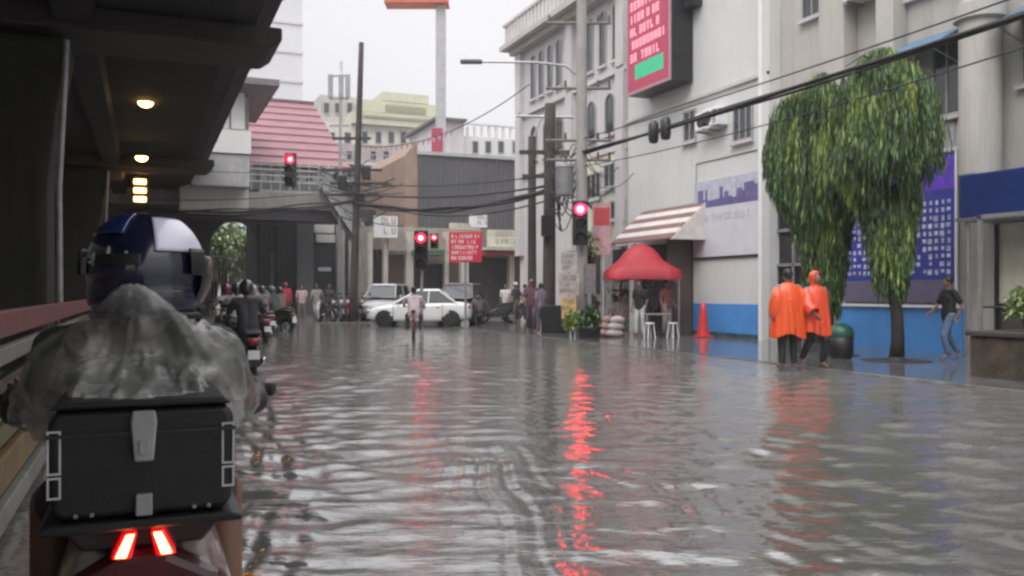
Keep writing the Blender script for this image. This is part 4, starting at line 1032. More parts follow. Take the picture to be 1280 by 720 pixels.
def person(label, loc, rz, shirt=(.3,.3,.3), pants=(.05,.05,.06), hair=True, pose='stand', s=1.0, helmet=None, poncho=None, bag=None, group=None, seed=0, voxel=.022, skirt=False, cap_col=None):
    """facing +Y locally"""
    t = thing('person', label, 'person', loc, rz, group); rr = random.Random(seed)
    j = dict(pel=(0,0,.94), wai=(0,0,1.10), che=(0,.0,1.30), nek=(0,.0,1.47), hed=(0,.02,1.615))
    lift = rr.uniform(-.08,.16)
    if pose == 'walk':
        j.update(hl=(-.09,0,.92), kl=(-.10,.16,.52), al=(-.10,.06,.10), tl=(-.10,.21,.05), hr=(.09,0,.92), kr=(.10,-.04,.50), ar=(.10,-.26,.16), tr=(.10,-.15,.03),
                 sl=(-.185,0,1.40), el=(-.24,-.14,1.14), wl=(-.24,-.05,.92), sr=(.185,0,1.40), er=(.24,.10,1.14), wr=(.22,.26,.98))
    elif pose == 'ride':
        j.update(pel=(0,-.05,.86), wai=(0,-.02,1.02), che=(0,.06,1.22), nek=(0,.10,1.38), hed=(0,.14,1.52),
                 hl=(-.10,-.02,.84), kl=(-.20,.38,.78), al=(-.19,.34,.38), tl=(-.2,.48,.34), hr=(.10,-.02,.84), kr=(.20,.38,.78), ar=(.19,.34,.38), tr=(.2,.48,.34),
                 sl=(-.19,.06,1.31), el=(-.30,.22,1.10), wl=(-.30,.46,1.05), sr=(.19,.06,1.31), er=(.30,.22,1.10), wr=(.30,.46,1.05))
    elif pose == 'sit':
        j = {k: (v[0], v[1], v[2]-.44) for k, v in j.items()}
        j.update(hl=(-.10,0,.48), kl=(-.14,.42,.50), al=(-.14,.42,.10), tl=(-.14,.56,.05), hr=(.10,0,.48), kr=(.14,.42,.50), ar=(.14,.40,.10), tr=(.14,.55,.05),
                 sl=(-.185,0,.96), el=(-.22,.08,.72), wl=(-.14,.30,.60), sr=(.185,0,.96), er=(.22,.08,.72), wr=(.14,.30,.60))
    else:
        j.update(hl=(-.09,0,.92), kl=(-.11,.02,.50), al=(-.12,-.02,.09), tl=(-.13,.13,.04), hr=(.09,0,.92), kr=(.11,.03,.50), ar=(.12,0,.09), tr=(.14,.15,.04),
                 sl=(-.185,0,1.40), el=(-.24,-.02,1.13), wl=(-.22,.08+lift,.90+lift*.6), sr=(.185,0,1.40), er=(.24,-.03,1.13), wr=(.25,.04,.88))
    J = {k: Vector(v)*s for k, v in j.items()}
    b = MB(); ex = MB()
    def c(a, d, ra, rb): cap(b, J[a], J[d], ra*s, rb*s)
    for x in (-.06,.06):
        o = Vector((x*s,0,0)); cap(b, J['pel']+o, J['wai']+o*.9, .095*s, .085*s); cap(b, J['wai']+o*.9, J['che']+o*1.3, .085*s, .092*s)
    cap(b, J['sl'], J['che']+Vector((0,0,.08*s)), .05*s, .07*s); cap(b, J['sr'], J['che']+Vector((0,0,.08*s)), .05*s, .07*s)
    c('che','nek',.08,.052); c('nek','hed',.05,.05)
    for q in 'lr': c('h'+q,'k'+q,.078,.05); c('k'+q,'a'+q,.052,.034); c('a'+q,'t'+q,.036,.03); c('s'+q,'e'+q,.047,.036); c('e'+q,'w'+q,.038,.024)
    H_ = J['hed']; b.ell(H_, (.074*s,.092*s,.112*s), 16, 12); b.ell(H_+Vector((0,.035*s,-.06*s)), (.05*s,.05*s,.05*s))
    b.ell(H_+Vector((0,.095*s,-.02*s)), (.014*s,.022*s,.026*s), 8, 6)
    for q in (-1,1): b.ell(H_+Vector((q*.075*s,-.005*s,-.012*s)), (.012*s,.02*s,.032*s), 8, 6); ex.ell(H_+Vector((q*.03*s,.084*s,.008*s)), (.013*s,.008*s,.008*s), 8, 6)
    ex.ell(H_+Vector((0,.088*s,-.055*s)), (.026*s,.008*s,.008*s), 8, 5)
    for q, sd_ in (('l',-1),('r',1)):
        dv = (J['w'+q]-J['e'+q]).normalized(); hand_geo(b, ex, J['w'+q], dv, Vector((0,1,0)) if abs(dv.y) < .8 else Vector((-sd_,0,0)), .9 if pose == 'ride' else .45, s)
    obj_me('body', remesh(b, 'body', voxel*s, 3, ex), SKIN, t)
    sm = mat('cloth %.2f %.2f %.2f' % tuple(shirt), shirt, .8, var=.2, scale=5, bump=.4, bscale=14); pm = mat('cloth %.2f %.2f %.2f' % tuple(pants), pants, .8, var=.2, scale=5, bump=.4, bscale=14)
    g = MB(); e_ = .016*s
    for x in (-.06,.06):
        o = Vector((x*s,0,0)); cap(g, J['pel']+o+Vector((0,0,-.03*s)), J['wai']+o*.9, .105*s+e_, .095*s+e_); cap(g, J['wai']+o*.9, J['che']+o*1.3, .092*s+e_, .096*s+e_)
    for q in 'lr': cap(g, J['s'+q], J['che']+Vector((0,0,.09*s)), .052*s+e_, .066*s+e_); cap(g, J['s'+q], J['s'+q].lerp(J['e'+q],.75), .05*s+e_, .046*s+e_)
    me = remesh(g, 'shirt', voxel*s, 2); displace(me, lambda v: .008*mnoise.noise(v*11+Vector((seed,0,0)))); obj_me('shirt', me, sm, t)
    g = MB()
    for q in 'lr': cap(g, J['h'+q], J['k'+q], .084*s+e_, .058*s+e_); cap(g, J['k'+q], J['k'+q].lerp(J['a'+q],.85), .056*s+e_, .046*s+e_)
    cap(g, J['hl'], J['hr'], .09*s+e_, .09*s+e_)
    me = remesh(g, 'trousers', voxel*s, 2); displace(me, lambda v: .007*mnoise.noise(v*9+Vector((seed,3,0)))); obj_me('trousers', me, pm, t)
    if hair and not helmet and not cap_col:
        h = MB(); h.ell(H_+Vector((0,-.014*s,.022*s)), (.083*s,.094*s,.105*s), 16, 12); h.build('hair', HAIR, t, smooth=True)
    if helmet:
        h = MB().ell(H_+Vector((0,-.01,.02)), (.125*s,.15*s,.14*s), 20, 14); o = h.build('helmet', mat('helmet %.2f %.2f %.2f' % tuple(helmet), helmet, .25, coat=.5), t, smooth=True)
        MB().ell(H_+Vector((0,.045*s,-.01*s)), (.112*s,.115*s,.075*s), 18, 10).build('visor', GLASS, o, smooth=True)
    if cap_col:
        cmt = mat('cap %.2f %.2f %.2f' % tuple(cap_col), cap_col, .7); h = MB().ell(H_+Vector((0,-.01*s,.045*s)), (.088*s,.105*s,.08*s), 16, 10)
        h.ell(H_+Vector((0,.10*s,.045*s)), (.07*s,.075*s,.012*s), 14, 6); h.build('cap', cmt, t, smooth=True)
        MB().ell(H_+Vector((0,-.02*s,.0)), (.078*s,.088*s,.09*s), 14, 10).build('hair', HAIR, t, smooth=True)
    if poncho: t['poncho'] = 1; del t['poncho']; poncho_mesh(t, J, s, poncho, seed)
    return t

def poncho_mesh(t, J, s, spec, seed):
    col, zh, wide, hood, arms = spec
    m = mat('wet poncho plastic %.2f %.2f' % (col[0], col[1]), col, .34, var=.12, scale=4, coat=.25, bump=.8, bscale=13)
    n = 96; rr = random.Random(seed)
    zt = 1.50*s; lv = [(zt,.065,.065),(1.475*s,.11,.09),(1.44*s,.185,.12),(1.36*s,.245,.15),(1.22*s,.265*wide,.175),(1.05*s,.275*wide,.19),(.88*s,.285*wide,.205),(zh+.06,.30*wide,.22),(zh,.305*wide,.225)]
    vs = []; ph = rr.uniform(0,6)
    for i,(z,a,b) in enumerate(lv):
        f = max(0, (1.44*s-z))/.6
        for k in range(n):
            th = 2*math.pi*k/n
            fold = 1+f*(.055*math.sin(th*7+ph)+.04*math.sin(th*12+ph*2+z*2)+.07*mnoise.noise(Vector((math.cos(th)*3,math.sin(th)*3,z*2.5+seed)))+.025*mnoise.noise(Vector((math.cos(th)*9,math.sin(th)*9,z*7+seed))))
            vs.append((a*s*fold*math.cos(th), b*s*fold*math.sin(th)+.0, z+ (f*.03*math.sin(th*3+ph) if i > 6 else 0)))
    fs = [(i*n+k, i*n+(k+1)%n, (i+1)*n+(k+1)%n, (i+1)*n+k) for i in range(len(lv)-1) for k in range(n)]
    o = MB().add(vs, fs).build('poncho', m, t, smooth=True); md = o.modifiers.new('th','SOLIDIFY'); md.thickness = .006; md2 = o.modifiers.new('sub','SUBSURF'); md2.levels = md2.render_levels = 1
    g = MB()
    for q, sd_ in (('l',-1),('r',1)):
        a, e, w_ = J['s'+q], J['e'+q], J['w'+q]; g.tube([a+Vector((0,0,.0)), a.lerp(e,.5), e, e.lerp(w_,.6), e.lerp(w_, .85)], [.075*s,.10*s,.115*s,.12*s,.11*s], 16, False)
    o = g.build('sleeve', m, t, smooth=True); md = o.modifiers.new('th','SOLIDIFY'); md.thickness = .006
    H_ = J['hed']
    if hood:
        q = MB().ell(H_+Vector((0,-.03*s,.015*s)), (.105*s,.12*s,.135*s), 20, 14).ell(H_+Vector((0,-.03*s,-.10*s)), (.085*s,.085*s,.09*s), 16, 10)
        me = remesh(q, 'hood', .018, 3)
        bm = bmesh.new(); bm.from_mesh(me)      # open the face
        dl = [f for f in bm.faces if f.calc_center_median().y > H_.y+.035*s and abs(f.calc_center_median().x) < .072*s and abs(f.calc_center_median().z-H_.z) < .10*s]
        bmesh.ops.delete(bm, geom=dl, context='FACES'); bm.to_mesh(me); bm.free()
        obj_me('hood', me, m, t)

ORG = (.80,.10,.022)
def crowd():
    d = 15.4
    person('bareheaded person in long orange poncho, left of the other poncho wearer', P(985,15.2,.018), -YAW+R(12), (.2,.2,.2), (.02,.02,.022), True, 'stand', 1.0, poncho=(ORG,.57,1.0,False,True), seed=1, group='people in orange ponchos')
    person('hooded person in orange poncho, striding, right of the other poncho wearer', P(1019,15.35,.018), -YAW+R(-160), (.2,.2,.2), (.02,.02,.022), False, 'walk', .97, poncho=((.78,.085,.03),.60,1.0,True,True), seed=2, group='people in orange ponchos')
    person('blurred person in black top standing in front of the blue base right of the tree', P(1186,17.2,.018), R(70), (.012,.012,.012), (.10,.16,.26), True, 'walk', .95, seed=3)
    person('person in black shirt and white trousers standing under the red tent', P(800,26.2,.018), R(120), (.015,.015,.015), (.55,.54,.54), True, 'stand', .97, seed=4)
    person('person in dark red top at the right end of the red tent', P(833,26.6,.018), R(200), (.20,.06,.06), (.30,.25,.24), True, 'stand', 1.0, seed=5)
    person('person in grey shirt in the shade behind the vendor table', P(818,27.4,.018), R(150), (.16,.14,.15), (.06,.05,.06), True, 'stand', .98, seed=18)
    person('seated person in mauve shirt at the left under the red tent', P(776,27.2,.018), R(150), (.28,.20,.22), (.06,.06,.07), True, 'sit', 1.0, seed=6)
    person('person in maroon jacket leaning by the stout timber pole', P(664,29.0,.0), R(160), (.12,.05,.07), (.08,.06,.09), True, 'walk', 1.02, cap_col=(.2,.1,.12), seed=7)
    person('person in purple grey coat standing close against the stout timber pole', P(676,28.6,.0), R(20), (.22,.17,.22), (.10,.08,.12), True, 'stand', .95, seed=8)
    person('person in white shirt standing by the cream shop pillars', P(632,38.5,.03), R(150), (.6,.58,.55), (.06,.06,.07), True, 'stand', .97, seed=9)
    person('person in black jacket with white cap near the brown shutter', P(645,37.5,.03), R(100), (.03,.03,.03), (.09,.07,.06), True, 'walk', 1, cap_col=(.7,.7,.7), seed=10)
    person('person in tan shirt walking right of the shop pillars', P(656,38.6,.03), R(250), (.34,.22,.16), (.05,.05,.06), True, 'walk', .96, seed=11)
    person('person in bright red jacket standing left of the blue grey column', P(357,38,.03), R(180), (.50,.04,.07), (.16,.03,.04), True, 'stand', 1.0, cap_col=(.4,.05,.07), seed=12)
    person('person in pale pink shirt right of the red jacketed person', P(377,39,.03), R(170), (.55,.42,.42), (.20,.17,.17), True, 'stand', .95, seed=13)
    person('person in white trousers and grey shirt under the footbridge', P(396,39.5,.03), R(150), (.30,.30,.29), (.60,.58,.56), True, 'walk', .97, seed=14)
    person('person in dark jacket at the parked motorbikes under the footbridge', P(412,40,.03), R(150), (.05,.05,.06), (.09,.09,.1), True, 'stand', .97, seed=15)
    person('bystander in teal grey shirt behind the motorbikes at the arch', P(337,40.5,.03), R(170), (.22,.30,.28), (.06,.06,.07), True, 'stand', .95, seed=16)
    person('bystander in white shirt in front of the arch fence', P(322,42,.03), R(170), (.55,.55,.53), (.06,.06,.07), True, 'stand', .97, seed=17)
crowd()

# ================================================================ vehicles
TYRE, RIM, CHROME = RUBBER, STEEL, mat('dull chrome', (.5,.5,.5), .2, metal=1)
def wheel(t, c, r, wd, axis='X'):
    c = Vector(c); w_ = wd/2
    o = MB().lathe([(r*.62,-w_),(r*.9,-w_),(r*.985,-w_*.6),(r,0),(r*.985,w_*.6),(r*.9,w_),(r*.62,w_)], axis, 28, c).build('tyre', TYRE, None, smooth=True)
    o.name = 'wheel'; o.parent = t
    q = MB().lathe([(r*.63,-w_*.8),(r*.66,-w_*.95),(r*.66,w_*.95),(r*.63,w_*.8)], axis, 28, c).lathe([(.001,-w_*.8),(r*.13,-w_*.8),(r*.13,w_*.8),(.001,w_*.8)], axis, 12, c)
    for k in range(5):
        a = 2*math.pi*k/5; u = Vector((0,math.cos(a),math.sin(a))) if axis == 'X' else Vector((math.cos(a),0,math.sin(a))); q.tube([c+u*r*.1, c+u*r*.64], r*.07, 6)
    q.build('rim', RIM, o); return o
HEADL = mat('lit headlamp', (.9,.88,.8), .2, emit=(1,.93,.8), es=4)
REARL = mat('red rear lamp', (.4,.01,.015), .2)
def motorbike(label, loc, rz, body=(.03,.03,.035), lit=False, box=False, group='motorbikes in the flood'):
    """front towards +Y"""
    t = thing('motorbike', label, 'motorbike', loc, rz, group); bm = mat('bike paint %.2f %.2f %.2f' % tuple(body), body, .28, coat=.6)
    wheel(t, (0,.62,.27), .29, .10); wheel(t, (0,-.62,.27), .29, .12)
    prof = [(-.95,.74),(-.60,.83),(-.15,.76),(.10,.60),(.28,.52),(.42,.80),(.50,1.0),(.60,.98),(.68,.72),(.62,.50),(.42,.36),(.05,.28),(-.28,.30),(-.42,.50),(-.88,.62)]
    MB().prism(prof, -.12, .12, 'YZ').build('fairing', bm, t, bevel=.045, seg=3)
    MB().prism([(-.85,.84),(-.5,.88),(-.1,.82),(.12,.70),(.05,.66),(-.55,.78),(-.85,.78)], -.13, .13, 'YZ').build('seat', BLACKP, t, bevel=.04, seg=3)
    MB().prism([(.30,.50),(.36,.58),(.62,.60),(.86,.50),(.95,.34),(.86,.44),(.62,.54),(.40,.50)], -.075, .075, 'YZ').build('front_mudguard', bm, t, bevel=.02)
    MB().tube([(-.34,.38,1.06),(-.14,.48,1.03),(.14,.48,1.03),(.34,.38,1.06)], .016, 8).build('handlebar', BLACKM, t, smooth=True)
    for s in (-1,1):
        MB().tube([(s*.24,.42,1.05),(s*.30,.44,1.2)], .008, 6).ell((s*.32,.44,1.24), (.065,.015,.045), 12, 8).build('mirror', BLACKM, t, smooth=True)
        MB().tube([(s*.075,.62,.27),(s*.07,.50,.75)], .025, 8).build('fork', CHROME, t)
        MB().tube([(s*.24,.40,1.06),(s*.36,.37,1.065)], .022, 8).build('grip', RUBBER, t)
    MB().ell((0,.62,.86), (.10,.06,.075), 14, 9).build('headlight', HEADL if lit else mat('headlamp glass', (.5,.5,.48), .15), t, smooth=True)
    MB().ell((0,-.93,.70), (.09,.04,.045), 12, 8).build('tail_light', REARL, t, smooth=True)
    MB().tube([(.13,.05,.30),(.16,-.3,.28),(.17,-.8,.40)], [.02,.045,.05], 10).build('exhaust', CHROME, t, smooth=True)
    MB().prism([(-.80,.60),(-.95,.42),(-.97,.30),(-.92,.42),(-.76,.56)], -.07, .07, 'YZ').build('rear_mudguard', BLACKP, t)
    MB().box(-.09,.09,-.99,-.975,.42,.56).build('number_plate', WHITE, t)
    if box:
        MB().box(-.2,.2,-1.0,-.62,.88,1.2).build('top_box', BLACKP, t, bevel=.04)
    return t
def bikes():
    B = [(309,14.6,0,(.02,.02,.022),'black motorbike just ahead and right of the big foreground rider',False),
         (284,22,R(3),(.25,.02,.03),'dark red motorbike, third ahead under the arch side',False),
         (300,26,R(-8),(.25,.26,.26),'grey motorbike further ahead of the black one',False),
         (318,24,R(14),(.04,.04,.05),'black motorbike waiting left of the tan wet road',False),
         (343,30.5,R(35),(.03,.03,.03),'black motorbike turned half sideways nearest the tan wet road',False)]
    for px,d,rz,c,l,lit in B: motorbike(l, P(px,d,-.12), rz, c, lit, box=(px==300))
    person('rider in dark clothes and black helmet on the motorbike ahead of the foreground rider', P(309,14.6,-.12), R(0), (.04,.04,.045), (.03,.03,.035), pose='ride', helmet=(.03,.03,.035), seed=21, group='motorbike riders ahead')
    person('rider in pale raincoat and maroon helmet on the dark red motorbike', P(284,22,-.12), R(3), (.50,.44,.44), (.10,.09,.1), pose='ride', helmet=(.12,.02,.03), seed=22, group='motorbike riders ahead')
    person('rider in white top and black helmet on the grey motorbike', P(300,26,-.12), R(-8), (.55,.53,.53), (.05,.05,.05), pose='ride', helmet=(.02,.02,.02), seed=23, group='motorbike riders ahead')
    person('rider in grey jacket with pale helmet left of the tan wet road', P(318,24,-.12), R(14), (.16,.16,.17), (.06,.06,.07), pose='ride', helmet=(.35,.33,.34), seed=24, group='motorbike riders ahead')
    person('rider in dark green jacket on the sideways black motorbike', P(343,30.5,-.12), R(35), (.06,.09,.07), (.05,.05,.06), pose='ride', helmet=(.1,.1,.11), seed=25, group='motorbike riders ahead')
    for px,d,rz,c,l,rl,sc in ((329,28.5,R(10),(.10,.10,.11),'dark grey motorbike between the waiting ones left of the tan road','rider in mauve jacket and black helmet in the middle of the waiting group',(.24,.18,.20)),
                           (296,19.5,R(-4),(.05,.02,.025),'maroon motorbike second ahead of the foreground rider','rider in light grey raincoat second ahead of the foreground rider',(.36,.34,.34)),
                           (352,35,R(20),(.03,.03,.035),'farthest black motorbike by the red jacketed bystander','rider in brown top on the farthest motorbike by the red jacketed bystander',(.18,.12,.09))):
        motorbike(l, P(px,d,-.12), rz, c); person(rl, P(px,d,-.12), rz, sc, (.05,.05,.05), pose='ride', helmet=(.03,.03,.03), seed=int(px), group='motorbike riders ahead')
    lab = ['leftmost parked motorbike under the footbridge stair','second parked motorbike from the left under the stair','parked red motorbike in the row under the stair','parked motorbike nearest the white car nose','parked motorbike behind the nose of the white car']
    for i,(px,c) in enumerate(((408,(.04,.04,.05)),(421,(.10,.10,.11)),(433,(.22,.03,.04)),(446,(.03,.03,.035)),(457,(.05,.05,.06)))):
        motorbike(lab[i], P(px, 39.6+.2*i, .03), R(200-12*i), c, group='motorbikes parked under the stair')
    motorbike('scooter parked among people right of the cream pillar', P(622,38,.03), R(70), (.05,.05,.05), lit=False, group='motorbikes parked at the shops')
    motorbike('scooter parked near the brown shutter', P(648,38.9,.03), R(110), (.12,.05,.05), group='motorbikes parked at the shops')
bikes()

def car(name, label, loc, rz, paint, L_=4.15, Wd=1.68, Hh=1.46, kind='sedan', group=None, lit=False):
    """nose towards +Y"""
    t = thing(name, label, 'car', loc, rz, group)
    pm = mat('car paint %.2f %.2f %.2f' % tuple(paint), paint, .25, var=.04, coat=.7); h = L_/2; w_ = Wd/2; k = Hh/1.46
    # lower body: rows of stations along Y
    st = [(-h,.62,.34,.80),(-h+.10,.92,.26,.93),(-h+.55,.98,.20,1.00),(-.9,1,.18,.99),(.0,1,.18,.96),(.85,1,.18,.94),(h-.55,.97,.20,.84),(h-.18,.88,.26,.72),(h,.60,.34,.60)]
    vs = []; n = 12
    for y, sx, zb, zt in st:
        x = w_*sx; zt *= k
        ring = [(-x*.86,zb),(-x,zb+.16),(-x*1.0,(zb+zt)/2),(-x*.985,zt-.12),(-x*.90,zt-.02),(-x*.5,zt+.015),(x*.5,zt+.015),(x*.90,zt-.02),(x*.985,zt-.12),(x*1.0,(zb+zt)/2),(x,zb+.16),(x*.86,zb)]
        vs += [(a, y, b) for a, b in ring]
    fs = [(i*n+j, i*n+(j+1)%n, (i+1)*n+(j+1)%n, (i+1)*n+j) for i in range(len(st)-1) for j in range(n)]
    fs += [tuple(range(n)), tuple((len(st)-1)*n+j for j in range(n-1,-1,-1))]
    o = MB().add(vs, fs).build('body', pm, t, smooth=True); md = o.modifiers.new('s','SUBSURF'); md.levels = md.render_levels = 2
    # cabin
    yb, yt0, yt1, yf = (-1.50,-.80,.05,.92) if kind == 'sedan' else (-h+.1,-h+.35,.55,1.25)
    zb_, zt_ = .93*k, Hh; a, b = w_*.90, w_*.70
    cab = [(-a,yb,zb_),(a,yb,zb_),(a,yf,zb_),(-a,yf,zb_),(-b,yt0,zt_),(b,yt0,zt_),(b,yt1,zt_),(-b,yt1,zt_)]
    MB().add(cab, [(0,1,2,3),(4,7,6,5),(0,4,5,1),(1,5,6,2),(2,6,7,3),(3,7,4,0)]).build('glasshouse', GLASS, t, bevel=.05, seg=3)
    MB().add([(-b-.03,yt0-.10,zt_-.06),(b+.03,yt0-.10,zt_-.06),(b+.03,yt1+.12,zt_-.06),(-b-.03,yt1+.12,zt_-.06),(-b+.04,yt0+.02,zt_+.03),(b-.04,yt0+.02,zt_+.03),(b-.04,yt1-.05,zt_+.03),(-b+.04,yt1-.05,zt_+.03)],
             [(0,3,2,1),(4,5,6,7),(0,1,5,4),(1,2,6,5),(2,3,7,6),(3,0,4,7)]).build('roof', pm, t, bevel=.03)
    q = MB()
    for s in (-1,1):
        for (y0,y1) in ((yb,yt0),(yf,yt1)): q.tube([(s*(a+.005),y0,zb_),(s*(b+.012),y1,zt_-.03)], .035, 6)
        q.tube([(s*(a+.008),(yb+yf)/2-.1,zb_),(s*(b+.014),(yt0+yt1)/2-.05,zt_-.03)], .03, 6)
    q.build('window_pillars', pm, t)
    q = MB()
    for s in (-1,1):
        for y in (.95,-.05,-.95): q.box(s*w_-.004,s*w_+.004,y-.008,y+.008,.35,.92*k)
    for s in (-1,1):
        for y in (.15,-.75): MB().box(min(s*w_*.985,s*(w_+.025)),max(s*w_*.985,s*(w_+.025)),y-.09,y+.05,.77*k,.80*k).build('door_handle', CHROME, t, bevel=.004)
    q.build_each('door_gap', BLACKM, t)
    for y in (h-.78,-h+.80):
        for s in (-1,1): wheel(t, (s*(w_-.10),y,.30), .31, .21)
        q = MB()
        for s in (-1,1): q.lathe([(.001,-.001*s),(.36,0),(.36,.02*s)], 'X', 24, (s*(w_-.012),y,.31))
        q.build_each('wheel_arch', BLACKM, t)
    for s in (-1,1):
        MB().ell((s*w_*.66,h-.14,.64*k), (.20,.10,.08), 14, 8).build('headlight', HEADL if lit else mat('headlamp glass', (.5,.5,.48), .15), t, smooth=True)
        MB().ell((s*w_*.68,-h+.09,.80*k), (.17,.06,.08), 14, 8).build('taillight', REARL, t, smooth=True)
        MB().ell((s*(w_+.07),.78,.98*k), (.09,.05,.06), 12, 8).build('mirror', pm, t, smooth=True)
    MB().box(-.45,.45,h-.04,h+.005,.40,.52).build('grille', BLACKM, t, bevel=.01)
    MB().box(-.22,.22,h+.006,h+.015,.30,.40).build('number_plate', WHITE, t)
    return t
car('sedan', 'white sedan standing side on across the flooded junction', P(525,34.8,-.02), -YAW+R(90), (.72,.71,.71))
car('van', 'grey white van parked behind the nose of the white sedan', P(484,41,.0), -YAW+R(172), (.36,.34,.35), 3.6, 1.6, 1.7, 'van')
car('jeep', 'small dark vehicle with lit headlamps right behind the white sedan', P(577,36.5,.0), -YAW+R(172), (.05,.04,.045), 3.4, 1.5, 1.7, 'van', lit=True)

def cyclist():
    p = P(517,24.9,0); t = thing('bicycle', 'slim bicycle ridden away in front of the white sedan', 'bicycle', (p.x,p.y,-.05), -YAW+R(4))
    for y in (.5,-.5):
        o = MB().lathe([(.31,-.018),(.335,0),(.31,.018),(.30,0)], 'X', 28, (0,y,.33)).build('wheel', RUBBER, t, smooth=True)
        q = MB()
        for k in range(10): a = k*math.pi/5; q.tube([(0,y,.33),(0,y+.30*math.cos(a),.33+.30*math.sin(a))], .003, 4)
        q.build('spokes', STEEL, o)
    MB().tube([(0,-.5,.33),(0,-.15,.82),(0,.35,.86),(0,.42,.80),(0,.5,.33)], .016, 8).tube([(0,-.15,.82),(0,-.02,.32),(0,.38,.78)], .016, 8).tube([(0,-.5,.33),(0,-.02,.32)], .012, 8).build('frame', REDP, t)
    MB().tube([(-.28,.30,1.0),(0,.38,.98),(.28,.30,1.0)], .014, 8).tube([(0,.38,.98),(0,.36,.84)], .014, 8).build('handlebar', BLACKM, t)
    MB().ell((0,-.2,.87), (.07,.13,.03)).build('saddle', BLACKP, t, smooth=True)
    person('cyclist in pale pink top and black cap in front of the white sedan', (p.x,p.y,-.10), -YAW+R(4), (.55,.45,.47), (.07,.07,.09), pose='ride', s=.98, cap_col=(.02,.02,.02), seed=30)
cyclist()

